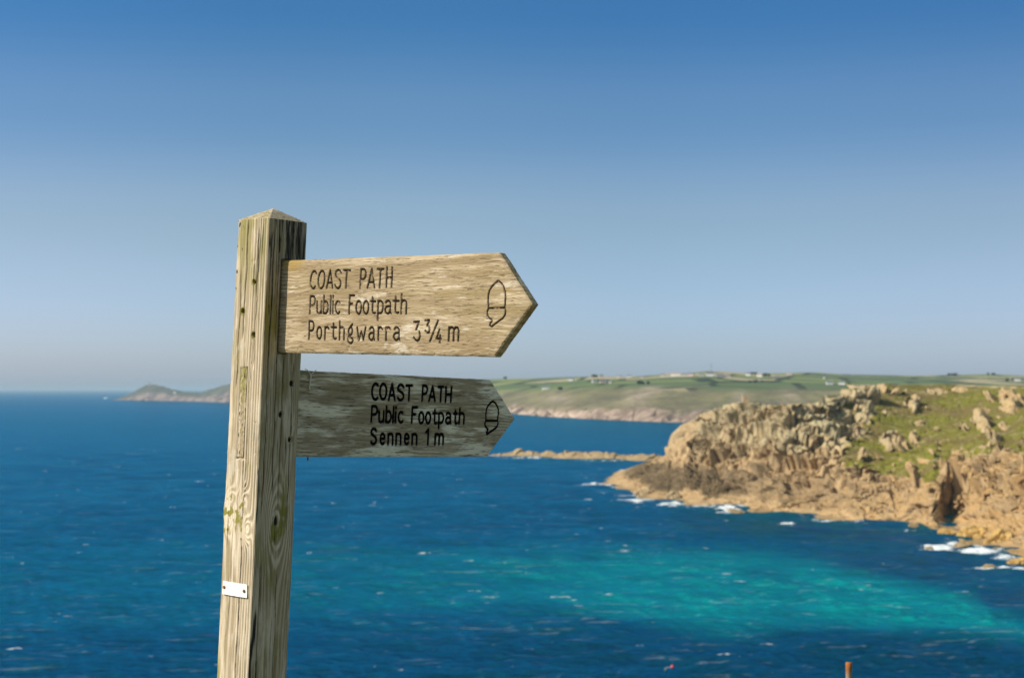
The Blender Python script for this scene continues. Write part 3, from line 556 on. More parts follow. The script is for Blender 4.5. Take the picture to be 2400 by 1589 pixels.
# ================================================================= THE SIGNPOST
PO = np.array([-0.4862376, 3.34793744, 0.34046594+EYE])
PR = np.array([[0.7397703, 0.67162952, 0.04066558], [-0.67228215, 0.74028753, 0.00332969], [-0.0278679, -0.02980195, 0.99916727]])
BASE = 1.95                                           # post origin sits this far below the shoulder, in the turf
root = bpy.data.objects.new("signpost", None); COL.objects.link(root)
M4 = Matrix.Identity(4)
for i in range(3):
    for j in range(3): M4[i][j] = PR[i, j]
M4.translation = Vector(PO+PR@np.array([0, 0, -BASE])); root.matrix_world = M4
tag(root, "weathered wooden fingerpost with two carved pointed boards and a small white plate, leaning slightly right", "signpost")
STROKES = json.loads('''{"u1":[[[152.1,-109.8],[149.5,-106.5],[146.4,-105.2],[143.3,-106.1],[140.3,-109.0],[138.1,-113.6],[136.8,-119.3],[136.5,-125.4],[137.4,-131.2],[139.3,-135.8],[142.0,-138.8],[145.1,-139.8],[148.3,-138.6],[151.1,-135.4]],[[169.2,-105.0],[165.8,-106.2],[162.8,-109.5],[160.5,-114.5],[159.3,-120.7],[159.4,-127.1],[160.7,-132.8],[163.1,-137.2],[166.2,-139.5],[169.6,-139.6],[172.9,-137.3],[175.6,-133.0],[177.3,-127.3],[177.9,-121.0],[177.2,-114.8],[175.3,-109.7],[172.5,-106.3],[169.2,-105.0]],[[184.9,-139.5],[193.3,-104.6]],[[193.3,-104.6],[202.2,-139.7]],[[187.7,-129.0],[199.5,-129.2]],[[225.1,-110.5],[223.7,-109.1],[221.4,-106.4],[218.3,-104.9],[215.0,-104.8],[212.0,-106.3],[209.9,-109.0],[209.1,-112.4],[209.6,-116.0],[221.0,-123.1],[223.9,-126.2],[225.2,-130.4],[224.8,-134.7],[222.6,-138.2],[219.1,-140.1],[215.2,-140.0],[211.7,-137.8],[209.4,-134.1]],[[231.9,-105.4],[251.2,-105.8]],[[241.6,-105.6],[240.6,-139.8]],[[281.2,-140.8],[281.7,-104.2]],[[281.7,-104.2],[288.7,-104.3],[288.7,-104.3],[291.7,-105.4],[294.1,-108.1],[295.4,-112.0],[295.4,-116.3],[294.0,-120.2],[291.5,-122.8],[288.4,-123.7],[281.4,-123.6]],[[301.8,-140.3],[312.0,-104.3]],[[312.0,-104.3],[321.1,-140.5]],[[305.2,-129.5],[318.4,-129.7]],[[327.9,-105.2],[344.7,-105.5]],[[336.3,-105.3],[335.2,-140.7]],[[353.6,-139.7],[353.7,-103.1]],[[367.8,-139.9],[368.0,-103.4]],[[353.7,-121.4],[367.9,-121.7]]],"u2":[[[138.0,-189.2],[138.7,-154.6]],[[138.7,-154.6],[145.7,-154.7],[145.7,-154.7],[148.7,-155.6],[151.1,-158.2],[152.4,-161.8],[152.3,-165.9],[150.9,-169.6],[148.4,-172.1],[145.3,-173.0],[138.3,-172.9]],[[158.9,-165.0],[159.2,-182.8],[159.2,-182.8],[160.0,-185.7],[162.2,-187.9],[165.1,-188.7],[168.1,-187.9],[170.2,-185.8],[172.2,-180.5]],[[171.9,-165.1],[172.3,-188.7]],[[178.6,-189.1],[178.4,-154.2]],[[178.5,-168.1],[181.9,-165.8],[184.8,-165.1],[187.7,-166.6],[190.0,-169.9],[191.3,-174.6],[191.3,-179.7],[190.1,-184.3],[187.8,-187.6],[185.0,-189.1],[182.0,-188.4],[178.6,-187.0]],[[198.7,-189.8],[198.4,-154.4]],[[205.8,-189.0],[205.5,-165.2]],[[205.5,-158.6],[205.4,-154.5]],[[225.0,-168.7],[222.4,-165.9],[219.4,-165.2],[216.6,-166.6],[214.4,-169.9],[213.3,-174.6],[213.4,-179.7],[214.8,-184.4],[217.2,-187.7],[220.1,-189.2],[223.0,-188.4],[225.5,-185.7]],[[252.9,-189.9],[253.1,-154.4],[265.9,-154.5]],[[253.0,-170.4],[262.2,-170.4]],[[279.1,-165.1],[276.2,-166.2],[273.9,-169.2],[272.5,-173.7],[272.3,-178.9],[273.4,-183.9],[275.5,-187.7],[278.3,-189.9],[281.2,-189.9],[283.9,-187.8],[285.8,-183.9],[286.5,-179.0],[286.1,-173.8],[284.5,-169.3],[282.0,-166.2],[279.1,-165.1]],[[299.5,-165.3],[296.6,-166.3],[294.3,-169.3],[292.9,-173.8],[292.7,-178.8],[293.8,-183.7],[295.9,-187.5],[298.7,-189.6],[301.7,-189.6],[304.4,-187.5],[306.3,-183.8],[307.1,-178.9],[306.7,-173.8],[305.0,-169.4],[302.5,-166.4],[299.5,-165.3]],[[317.5,-158.7],[318.4,-183.5],[320.0,-188.0],[322.9,-188.9],[326.6,-187.7]],[[312.3,-166.2],[325.5,-166.3]],[[333.1,-165.4],[334.1,-201.7]],[[333.2,-167.3],[337.3,-165.4],[340.7,-165.7],[343.2,-167.1],[345.3,-169.7],[346.7,-173.2],[347.2,-177.3],[346.9,-181.3],[345.7,-184.8],[343.7,-187.4],[341.3,-188.8],[333.7,-187.8]],[[354.7,-169.0],[355.2,-167.4],[357.2,-165.8],[359.7,-165.2],[362.3,-165.6],[364.6,-166.9],[366.2,-169.0],[366.8,-171.6],[367.4,-187.2],[369.7,-189.6]],[[367.0,-176.2],[361.9,-175.9],[357.6,-176.3],[355.1,-178.1],[353.7,-180.9],[353.7,-184.1],[355.1,-187.0],[357.6,-189.0],[360.6,-189.6],[363.5,-188.7],[367.3,-184.7]],[[380.7,-158.3],[381.2,-183.1],[382.9,-187.6],[386.1,-188.5],[390.2,-187.3]],[[374.7,-165.8],[389.5,-165.9]],[[397.2,-189.7],[396.5,-153.7]],[[396.8,-168.8],[400.8,-165.3],[404.8,-164.9],[408.9,-167.5],[410.3,-171.8],[410.6,-189.7]]],"u3":[[[138.7,-239.2],[137.4,-204.0]],[[137.4,-204.0],[144.4,-204.0],[144.4,-204.0],[147.4,-204.9],[150.0,-207.5],[151.4,-211.2],[151.6,-215.4],[150.4,-219.1],[148.1,-221.7],[145.1,-222.6],[138.1,-222.7]],[[168.2,-215.5],[165.5,-216.5],[163.4,-219.3],[162.2,-223.5],[162.2,-228.3],[163.2,-232.8],[165.2,-236.3],[167.8,-238.3],[170.5,-238.2],[173.0,-236.3],[174.6,-232.7],[175.3,-228.2],[174.8,-223.4],[173.2,-219.3],[170.9,-216.5],[168.2,-215.5]],[[185.7,-239.6],[184.9,-215.2]],[[185.0,-219.1],[188.8,-215.2],[192.7,-215.7],[196.1,-219.1]],[[209.2,-208.3],[210.2,-232.9],[211.9,-237.4],[215.0,-238.3],[218.8,-237.1]],[[203.7,-215.8],[217.7,-215.8]],[[228.7,-239.6],[227.1,-204.1]],[[227.8,-219.0],[231.5,-215.4],[235.3,-215.1],[239.2,-217.5],[240.6,-221.8],[241.4,-239.5]],[[263.3,-209.9],[258.5,-214.5],[254.6,-217.9],[253.1,-222.8],[254.8,-229.0],[258.5,-230.7],[262.7,-229.0],[264.6,-222.7],[261.7,-216.5],[259.5,-213.8]],[[255.4,-229.7],[254.6,-233.8],[252.6,-238.0],[254.2,-243.5],[259.5,-246.3],[265.1,-244.8],[267.3,-240.7],[264.0,-236.6],[258.8,-235.1],[255.7,-234.5]],[[277.4,-215.8],[283.9,-240.5],[289.8,-223.7],[296.3,-239.7],[301.4,-215.7]],[[313.0,-219.2],[313.4,-217.6],[315.3,-216.0],[317.7,-215.3],[320.1,-215.7],[322.2,-217.0],[323.7,-219.1],[324.3,-221.6],[325.0,-237.1],[327.1,-239.5]],[[324.5,-226.2],[319.8,-226.0],[315.7,-226.4],[313.4,-228.2],[312.2,-231.0],[312.2,-234.2],[313.5,-237.1],[315.9,-239.0],[318.7,-239.6],[321.4,-238.6],[324.9,-234.7]],[[337.7,-239.6],[336.7,-215.1]],[[336.8,-219.0],[340.3,-215.1],[344.0,-215.5],[347.2,-219.0]],[[359.0,-239.6],[358.0,-215.3]],[[358.1,-219.2],[362.1,-215.3],[366.2,-215.7],[369.8,-219.1]],[[380.7,-219.0],[381.2,-217.4],[383.2,-215.9],[385.8,-215.2],[388.5,-215.6],[390.8,-216.9],[392.4,-218.9],[393.1,-221.4],[393.6,-236.6],[395.9,-239.0]],[[393.2,-225.9],[388.1,-225.7],[383.6,-226.1],[381.1,-227.9],[379.7,-230.6],[379.7,-233.8],[381.1,-236.6],[383.6,-238.5],[386.7,-239.1],[389.7,-238.2],[393.6,-234.2]],[[432.9,-205.3],[446.1,-204.5],[438.6,-219.2]],[[447.7,-223.3],[449.5,-231.2],[447.4,-237.6],[442.0,-239.8],[436.8,-238.2],[433.9,-233.9]],[[462.0,-202.5],[472.2,-201.9],[467.2,-212.0]],[[472.2,-213.5],[474.4,-219.8],[472.2,-224.2],[467.8,-224.9],[463.5,-221.4]],[[494.9,-203.0],[476.1,-240.7]],[[499.6,-219.4],[492.5,-235.4],[504.2,-235.3]],[[501.7,-229.4],[501.7,-242.4]],[[523.9,-239.2],[523.8,-215.0]],[[523.8,-217.5],[528.6,-215.0],[533.4,-215.7],[535.9,-219.8],[536.0,-239.1]],[[535.9,-218.6],[540.2,-215.0],[545.0,-215.5],[547.9,-220.3],[548.0,-239.0]]],"ua":[[[640.3,-132.2],[632.6,-136.6],[625.8,-141.7],[620.0,-149.5],[617.8,-158.6],[618.1,-170.4],[619.6,-180.6]],[[640.3,-132.2],[648.2,-136.9],[653.2,-142.1],[657.8,-152.5],[659.6,-162.9],[658.9,-173.3],[658.3,-180.7]],[[619.6,-180.6],[638.6,-180.3],[658.3,-180.0]],[[619.6,-180.6],[616.9,-186.7],[618.0,-193.9],[621.9,-198.4],[627.3,-200.4],[629.6,-202.7],[625.2,-206.9],[624.4,-211.4],[628.4,-213.4],[635.8,-209.2],[643.5,-204.3],[654.6,-198.5],[660.0,-192.0],[660.7,-186.2],[659.0,-180.8]]],"l1":[[[312.9,-323.8],[309.7,-320.7],[306.1,-319.6],[302.5,-320.6],[299.4,-323.7],[297.2,-328.3],[296.1,-334.0],[296.2,-340.1],[297.6,-345.7],[300.1,-350.3],[303.3,-353.1],[307.0,-354.0],[310.5,-352.7],[313.5,-349.4]],[[328.5,-319.2],[325.0,-320.4],[322.1,-323.8],[320.2,-328.8],[319.4,-334.7],[320.0,-340.9],[321.8,-346.4],[324.6,-350.5],[328.0,-352.6],[331.5,-352.5],[334.8,-350.2],[337.2,-346.0],[338.6,-340.4],[338.7,-334.2],[337.5,-328.2],[335.2,-323.4],[332.0,-320.2],[328.5,-319.2]],[[346.4,-354.1],[354.8,-318.7]],[[354.8,-318.7],[365.0,-353.6]],[[349.3,-343.5],[361.9,-343.1]],[[390.6,-325.0],[389.0,-323.7],[386.4,-321.2],[382.9,-319.9],[379.3,-320.1],[376.0,-321.6],[373.7,-324.3],[372.8,-327.6],[373.4,-331.0],[386.1,-337.1],[389.4,-340.0],[391.0,-343.9],[390.5,-348.0],[388.0,-351.5],[384.2,-353.4],[379.9,-353.5],[376.0,-351.5],[373.4,-348.1]],[[397.9,-320.9],[416.8,-320.3]],[[407.3,-320.6],[407.5,-353.8]],[[448.8,-354.2],[449.1,-319.3]],[[449.1,-319.3],[456.4,-319.1],[456.4,-319.1],[459.6,-319.9],[462.1,-322.4],[463.4,-326.1],[463.4,-330.2],[461.9,-334.0],[459.4,-336.6],[456.2,-337.6],[448.9,-337.8]],[[470.3,-354.2],[480.0,-319.4]],[[480.0,-319.4],[489.5,-353.8]],[[473.6,-343.8],[486.6,-343.4]],[[498.3,-320.7],[516.3,-320.2]],[[507.3,-320.5],[507.1,-353.9]],[[523.3,-354.9],[523.5,-319.5]],[[540.3,-354.5],[540.6,-319.0]],[[523.4,-337.2],[540.5,-336.8]]],"l2":[[[297.4,-402.8],[298.0,-368.5]],[[298.0,-368.5],[305.9,-368.3],[305.9,-368.3],[309.3,-369.1],[312.1,-371.6],[313.5,-375.2],[313.5,-379.3],[311.9,-383.0],[309.1,-385.6],[305.6,-386.5],[297.7,-386.7]],[[319.8,-378.3],[320.0,-396.4],[320.0,-396.4],[320.9,-399.5],[323.1,-401.6],[326.2,-402.4],[329.2,-401.5],[331.4,-399.3],[333.5,-393.8]],[[333.4,-378.0],[333.6,-402.3]],[[341.4,-402.7],[341.1,-367.8]],[[341.2,-381.8],[344.9,-379.3],[348.2,-378.5],[351.4,-379.9],[353.9,-383.3],[355.3,-387.9],[355.4,-393.0],[354.0,-397.7],[351.6,-401.0],[348.4,-402.6],[345.1,-401.9],[341.4,-400.6]],[[362.3,-403.1],[362.5,-368.1]],[[369.7,-402.8],[369.9,-379.1]],[[370.0,-372.6],[370.0,-368.5]],[[391.7,-382.6],[388.7,-380.1],[385.2,-379.5],[382.0,-380.9],[379.5,-384.1],[378.2,-388.5],[378.4,-393.3],[380.0,-397.6],[382.7,-400.7],[386.1,-402.0],[389.5,-401.3],[392.3,-398.6]],[[419.3,-402.9],[419.9,-368.5],[435.8,-368.1]],[[419.6,-384.0],[431.1,-383.7]],[[448.1,-379.0],[445.2,-380.1],[442.9,-383.1],[441.6,-387.5],[441.4,-392.5],[442.5,-397.3],[444.6,-401.0],[447.4,-403.0],[450.4,-402.9],[453.1,-400.8],[455.0,-397.1],[455.7,-392.2],[455.2,-387.2],[453.6,-382.9],[451.1,-379.9],[448.1,-379.0]],[[469.7,-378.9],[466.7,-380.0],[464.4,-382.9],[463.0,-387.3],[462.9,-392.3],[464.0,-397.0],[466.1,-400.7],[469.0,-402.7],[472.0,-402.6],[474.7,-400.6],[476.6,-396.8],[477.4,-392.0],[476.9,-387.1],[475.3,-382.7],[472.7,-379.8],[469.7,-378.9]],[[490.5,-372.4],[490.7,-397.5],[492.1,-402.0],[495.1,-402.9],[498.8,-401.6]],[[485.0,-380.2],[498.4,-379.9]],[[504.0,-379.3],[504.9,-414.1]],[[504.0,-381.1],[508.3,-379.2],[511.9,-379.3],[514.6,-380.6],[516.8,-383.1],[518.3,-386.5],[518.8,-390.3],[518.4,-394.2],[517.1,-397.6],[515.1,-400.2],[512.5,-401.6],[504.5,-400.7]],[[528.1,-382.6],[528.6,-381.0],[530.7,-379.4],[533.4,-378.7],[536.2,-379.1],[538.7,-380.3],[540.4,-382.3],[541.0,-384.8],[541.5,-400.1],[544.0,-402.4]],[[541.2,-389.3],[535.7,-389.2],[531.1,-389.7],[528.4,-391.4],[526.9,-394.2],[526.9,-397.3],[528.3,-400.1],[531.0,-402.0],[534.2,-402.5],[537.3,-401.6],[541.5,-397.7]],[[556.8,-372.2],[557.0,-397.0],[558.3,-401.5],[561.1,-402.4],[564.7,-401.1]],[[551.6,-379.8],[564.3,-379.6]],[[570.4,-402.6],[571.1,-367.4]],[[570.8,-382.2],[575.3,-378.6],[579.8,-378.1],[584.2,-380.5],[585.6,-384.7],[585.2,-402.4]]],"l3":[[[314.0,-422.2],[312.7,-420.9],[310.4,-418.4],[307.5,-417.1],[304.3,-417.2],[301.5,-418.7],[299.6,-421.2],[298.8,-424.5],[299.4,-427.8],[310.2,-434.1],[313.0,-436.9],[314.4,-440.8],[314.0,-444.9],[311.9,-448.2],[308.6,-450.1],[304.9,-450.0],[301.6,-448.0],[299.4,-444.6]],[[327.3,-438.2],[339.3,-438.1],[339.4,-435.7],[338.3,-431.7],[336.3,-428.8],[333.7,-427.4],[331.1,-427.8],[328.8,-429.9],[327.4,-433.3],[327.0,-437.5],[327.1,-441.2],[327.9,-444.5],[329.4,-447.3],[331.4,-449.2],[333.6,-449.9],[335.8,-449.5],[337.8,-447.9],[339.3,-445.4]],[[350.4,-451.1],[349.8,-427.7]],[[349.9,-431.2],[354.5,-427.6],[359.3,-427.6],[362.7,-430.4],[363.5,-434.6],[364.0,-451.1]],[[374.5,-451.0],[373.8,-427.4]],[[373.9,-431.0],[378.6,-427.4],[383.4,-427.3],[386.9,-430.1],[387.7,-434.4],[388.2,-450.9]],[[400.3,-438.0],[412.4,-437.9],[412.5,-435.5],[411.3,-431.5],[409.3,-428.6],[406.8,-427.2],[404.2,-427.6],[401.9,-429.7],[400.5,-433.2],[400.1,-437.4],[400.1,-441.0],[401.0,-444.4],[402.5,-447.1],[404.5,-449.0],[406.7,-449.8],[408.9,-449.3],[410.9,-447.7],[412.3,-445.2]],[[423.5,-450.8],[422.8,-427.5]],[[422.9,-431.0],[427.7,-427.4],[432.6,-427.4],[436.2,-430.2],[437.0,-434.4],[437.4,-450.7]],[[472.2,-450.5],[473.1,-416.0],[465.0,-423.8]],[[495.3,-450.4],[495.4,-426.7]],[[495.4,-429.1],[500.5,-426.7],[505.6,-427.3],[508.1,-431.3],[508.0,-450.3]],[[508.1,-430.2],[512.7,-426.6],[517.8,-427.0],[520.9,-431.7],[520.8,-450.2]]],"la":[[[679.8,-348.3],[671.7,-352.9],[665.2,-358.1],[659.6,-366.4],[657.8,-376.6],[658.8,-394.2]],[[679.8,-348.3],[687.5,-351.9],[693.9,-358.1],[699.2,-365.6],[700.5,-374.5],[699.2,-383.4],[699.4,-393.6]],[[658.5,-394.2],[699.4,-393.8]],[[658.1,-394.8],[655.5,-400.6],[657.4,-406.8],[663.2,-411.2],[667.5,-414.3],[665.5,-418.4],[662.5,-421.3],[664.6,-425.7],[676.7,-419.2],[687.5,-414.3],[695.7,-409.5],[700.3,-403.1],[701.0,-395.5]]]}''')

def wood_mat(name, axis, dark, mid, pale, stain_shade_c=(.035, .034, .028), mossc=(.25, .225, .05), patch=(.54, .70, .7), fleck=(420, 16, .7), white=0.0):
    """weathered timber; axis = direction of the grain in object space"""
    m = Mat(name, .88, .12); p = m.pos()
    def sc(a, c): v = [c]*3; v[axis] = a; return v
    wv = m.n("TexNoise", {"Vector": m.map(p, sc(5, 14)), "Scale": 1.0, "Detail": 2.0}, out="Color")
    wp = m.n("VectorMath", {0: p, 1: m.n("VectorMath", {0: wv, 1: (.010, .010, .010)}, operation='MULTIPLY')}, operation='ADD')
    n1 = m.noise(m.map(wp, sc(5, 70)), 1, 5, .6, .4); n2 = m.noise(m.map(wp, sc(fleck[1], fleck[0])), 1, 3, .65); n3 = m.noise(m.map(wp, sc(5, 19)), 1, 4, .6)
    n4 = m.noise(m.map(wp, sc(26, 120), (0, 0, 0), (3, 5, 1)), 1, 3, .6); n5 = m.noise(m.map(p, sc(11, 15)), 1, 3, .5)
    c = m.mix(m.ramp(n1, .32, .68), dark, mid)
    c = m.mix(m.ramp(m.noise(m.map(wp, sc(2.2, 42)), 1, 3, .5), .45, .66, 0, .4), c, [dark[0]*1.05, dark[1]*1.1, dark[2]*.9])
    c = m.mix(m.math('MULTIPLY', m.ramp(m.attr("ring"), .25, .8), .7), c, pale)
    hi = [min(1, v*1.18+.03) for v in pale]
    c = m.mix(m.ramp(m.math('ADD', n3, m.math('MULTIPLY', m.math('SUBTRACT', n1, .5), .7)), patch[0], patch[1], 0, patch[2]), c, hi)
    c = m.mix(m.ramp(m.math('ADD', n4, m.math('MULTIPLY', m.math('SUBTRACT', n5, .5), .9)), .60, .76, 0, white), c, (.74, .67, .56))
    c = m.mix(m.math('MULTIPLY', m.attr("bleach"), .85), c, [min(1, v*1.25+.05) for v in pale])
    c = m.mix(m.ramp(n2, .55, .66, 0, fleck[2]), c, [v*.40 for v in dark])
    c = m.mix(m.ramp(m.math('ADD', m.attr("moss"), m.math('MULTIPLY', m.math('SUBTRACT', n2, .5), .8)), .22, .92), c, mossc)
    c = m.mix(m.ramp(m.math('ADD', m.attr("stain"), m.math('MULTIPLY', m.math('SUBTRACT', n1, .5), 1.3)), .42, .72), c, stain_shade_c)
    m.base(c); m.bump(m.math('SUBTRACT', n1, m.math('MULTIPLY', n2, 1.2)), .4, .0012); return m.m

# ---- post: one closed skin, every face carrying its own relief
def build_post():
    h, rad, NC = .05, .0032, 100
    u = np.linspace(-h, h, NC, endpoint=False)+h/NC
    sq = np.concatenate([np.stack([u, -h+0*u], -1), np.stack([h+0*u, u], -1), np.stack([-u, h+0*u], -1), np.stack([-h+0*u, -u], -1)])
    nrm = np.concatenate([np.tile(v, (NC, 1)) for v in ((0, -1.), (1., 0), (0, 1.), (-1., 0))])
    uu = np.concatenate([u, u, u, u]); fc = np.repeat([0, 1, 2, 3], NC)
    inn = np.clip(sq, -(h-rad), h-rad); d = sq-inn; L = np.linalg.norm(d, axis=1, keepdims=True)
    rnd = np.where((np.abs(d) > 1e-9).all(1)[:, None], inn+d/np.maximum(L, 1e-9)*rad, sq)
    z = np.concatenate([np.linspace(-BASE-.35, -1.02, 40)[:-1], np.linspace(-1.02, 0, 700)])
    U = np.tile(uu, (len(z), 1)); Z = np.tile(z[:, None], (1, len(uu))); F = np.tile(fc, (len(z), 1))
    XY = np.tile(rnd, (len(z), 1, 1))
    # growth field whose level lines are the grain
    lowf = fbm(np.stack([U*6, Z*1.1, F*9.], -1), 3, 201); mid = fbm(np.stack([U*34, Z*4, F*9.], -1), 3, 207)
    G = np.zeros_like(U); knot = np.zeros_like(U); rel = np.zeros_like(U)
    f0, f1 = F == 0, F == 1
    gl = np.where(U > -.004, (U+.004)*125, (U+.004)*45)+lowf*1.2+mid*.35
    gr = 1.25*((U-.004+.008*lowf)/.021)**2+lowf*2.6+Z*.8+mid*.55
    G = np.where(f0, gl, np.where(f1, gr, U*120+lowf*2+mid*.4))
    def kn(face, u0, z0, su, sv, b, ring):
        nonlocal G, knot
        du = (U-u0)/su; dz_ = (Z-z0)/sv
        d2 = du*du+dz_*dz_
        G = G+np.where(F == face, b*np.exp(-d2*.5), 0); knot = np.maximum(knot, np.where(F == face, np.exp(-d2*1.1), 0))
    kn(1, .002, -.598, .025, .052, -2.9, 0); kn(1, .001, -.604, .0095, .016, -1.1, 0)
    kn(0, .0094, -.570, .011, .022, 4.0, 0); kn(0, -.0347, -.601, .010, .020, 3.5, 0); kn(0, .0226, -.622, .011, .017, 4.0, 0); kn(0, -.03, -.56, .012, .012, 2, 0)
    ring = .5+.5*np.sin(2*np.pi*G); ring = ring**1.5
    amp = np.where(f0, .0018*(.10+1.0*sstep(-.002, .012, U)), np.where(f1, .0007*(.45+.7*sstep(-.42, -.54, Z)), .0005))
    rel += amp*(ring-.5)
    fine = fbm(np.stack([U*420, Z*16, F*9.], -1), 3, 211); rel += .0006*fine
    saw = fbm(np.stack([U*30, Z*420, F*9.], -1), 2, 213); rel += np.where(f0 & (U < .012), .00018, .0001)*saw
    rel += .0022*fbm(np.stack([U*9, Z*5, F*9.], -1), 3, 217)-.0012*sstep(.30, .55, fbm(np.stack([U*50, Z*50, F*9.], -1), 3, 219))
    # drying checks: long thin cracks
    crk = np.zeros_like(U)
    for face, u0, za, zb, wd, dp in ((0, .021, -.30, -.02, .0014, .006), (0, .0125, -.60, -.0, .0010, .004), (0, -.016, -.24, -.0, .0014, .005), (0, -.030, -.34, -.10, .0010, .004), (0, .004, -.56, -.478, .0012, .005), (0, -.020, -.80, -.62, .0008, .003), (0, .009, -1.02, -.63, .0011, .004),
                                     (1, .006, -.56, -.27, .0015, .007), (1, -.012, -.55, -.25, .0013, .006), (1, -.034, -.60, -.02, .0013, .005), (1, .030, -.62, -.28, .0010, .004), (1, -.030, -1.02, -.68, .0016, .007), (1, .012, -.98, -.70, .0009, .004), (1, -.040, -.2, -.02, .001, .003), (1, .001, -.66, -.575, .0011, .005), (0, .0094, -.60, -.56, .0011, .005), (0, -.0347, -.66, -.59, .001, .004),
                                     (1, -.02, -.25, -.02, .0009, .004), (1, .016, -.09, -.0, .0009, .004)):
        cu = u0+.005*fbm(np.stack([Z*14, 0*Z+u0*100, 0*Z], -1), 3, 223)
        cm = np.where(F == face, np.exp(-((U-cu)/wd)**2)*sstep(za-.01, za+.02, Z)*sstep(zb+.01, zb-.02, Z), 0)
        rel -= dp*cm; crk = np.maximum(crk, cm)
    moss = np.zeros_like(U); stain = np.zeros_like(U)
    # the end of the lower board's tenon shows in a slot in the left face
    inz = sstep(-.482, -.478, Z)*sstep(-.2965, -.300, Z)
    ten = f0*inz*sstep(-.0215, -.0195, U)*sstep(.0005, -.001, U)
    gap = f0*inz*sstep(-.0005, .001, U)*sstep(.0050, .0035, U)
    rough = fbm(np.stack([U*200, Z*90, F*9.], -1), 4, 227)
    rel += ten*(.0028*rough-.0022)-gap*.011-f0*sstep(-.484, -.481, Z)*sstep(-.478, -.480, Z)*sstep(-.021, -.02, U)*sstep(.004, .002, U)*.006
    moss = np.maximum(moss, ten*np.clip(.25+.45*sstep(-.40, -.32, Z)+.9*rough, 0, 1)); stain = np.maximum(stain, ten*np.clip(rough*1.6+.1, 0, .8)); stain = np.maximum(stain, gap)  # the gap recess is coloured fully dark as well
    # mouth of the upper board's mortise in the right face
    mo = f1*sstep(-.0150, -.0135, U)*sstep(.0100, .0088, U)*sstep(-.2700, -.2675, Z)*sstep(-.0780, -.0805, Z)
    rel -= mo*.009
    # peg holes
    for face, u0, z0, rr in PEGS:
        dd = np.sqrt((U-u0)**2+(Z-z0)**2)
        rel -= np.where(F == face, .0065*sstep(rr+.0006, rr-.0008, dd), 0)
        moss = np.maximum(moss, np.where(F == face, sstep(rr*2.6, rr*.9, dd+.002*rough)*(.9 if face == 0 else .2), 0))
    n = fbm(np.stack([U*26, Z*13, F*5.], -1), 4, 231); n2 = fbm(np.stack([U*90, Z*60, F*5.], -1), 4, 233)
    moss = np.maximum(moss, f0*np.clip(sstep(.05, .5, n2+.5*n+.35*np.exp(-((Z+.60)/.05)**2)-.12)*np.exp(-((Z+.595)/.06)**4)*sstep(.035, .0, U)*1.1, 0, .9))
    moss = np.maximum(moss, f0*np.clip(sstep(-.30, -.10, Z)*sstep(.15, .45, n2+.3*n)*sstep(.01, -.045, U), 0, 1))
    moss = np.maximum(moss, f0*.75*sstep(-.80, -.92, Z)*sstep(-.030, -.045, U)*sstep(-.1, .3, n+.3))
    moss = np.maximum(moss, f0*.5*sstep(.1, .4, n)*sstep(-.2, -.5, Z)*sstep(-.62, -.5, Z))
    moss = np.maximum(moss, f1*np.clip(.24+.28*sstep(-.1, .35, n)+.65*sstep(.2, .8, knot+.5*n)*sstep(-.2, .2, n)+.4*sstep(-.10, -.2, Z)*sstep(-.30, -.22, Z)*sstep(.0, -.03, U), 0, .8))
    n3 = fbm(np.stack([U*120, Z*9, F*5.], -1), 4, 237)
    env = np.where(f1, np.exp(-((Z+.60)/.095)**4), np.where(f0, np.exp(-((Z+.60)/.075)**4), 0))
    bleach = np.clip(env*(.30+.8*n3+.9*(ring-.45)*np.where(f1, 1.3, .6)+.45*knot), 0, 1)*np.where(f1, .85, 1)
    kd = np.sqrt(((U-.001)/.0105)**2+((Z+.604)/.0185)**2)+.35*n2
    bleach = np.maximum(bleach, f1*.95*np.exp(-((kd-1.0)/.22)**2)); rel += f1*.0012*np.exp(-((kd-1.0)/.25)**2)-f1*.002*np.exp(-(kd/.6)**2)
    stain = np.maximum(stain, f1*np.clip(np.exp(-(((U-.001)/.0045)**2+((Z+.604)/.0075)**2))*.75+.5*knot*sstep(.55, .15, ring), 0, .8))
    stain = np.maximum(stain, f1*np.clip(sstep(-.15, -.02, Z+.05*n)*(.52+.5*n+1.0*n3)*sstep(.05, .0, np.abs(U+.012)-.012), 0, .85))
    stain = np.maximum(stain, f1*np.clip(.42*sstep(-.03, -.05, U)+.35*sstep(.1, .5, n), 0, .7)*sstep(-.1, -.9, -Z-.0))
    stain = np.maximum(stain, f0*np.clip(sstep(.14, .34, n2)*sstep(-.30, -.06, Z)*sstep(-.015, -.04, U)*1.2, 0, 1))
    stain = np.maximum(stain, f0*np.clip(.16+.75*n3*sstep(.012, -.004, U)+.25*n, 0, .5)*sstep(-1.1, -.2, Z))
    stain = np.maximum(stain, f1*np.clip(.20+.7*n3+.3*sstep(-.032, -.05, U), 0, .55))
    moss = np.maximum(moss, f0*np.clip(.20+.55*n+.3*n3+.35*sstep(-.30, .0, Z), 0, .62)*sstep(-.56, -.40, Z))
    rz = f0*sstep(-.003, .008, U)*(1-np.clip(knot*1.5, 0, 1))
    bleach = np.maximum(bleach, .65*rz*ring); stain = np.maximum(stain, .50*rz*(1-ring)**2)
    stain = np.maximum(stain, .95*crk)  # crack shade painted in with the dirt, as the relief is too shallow
    stain = np.maximum(stain, f1*np.clip(.30+.6*n3+.5*sstep(-.035, -.05, U)*n3+.25*sstep(-.30, -.05, Z), 0, .6)*(1-.8*bleach))  # shaded face darkened in colour against the strong sky fill, in streaks
    gl_ = np.tile(nrm, (len(z), 1, 1))
    corner = np.tile(np.minimum(1, (h-np.abs(uu))/.006), (len(z), 1))
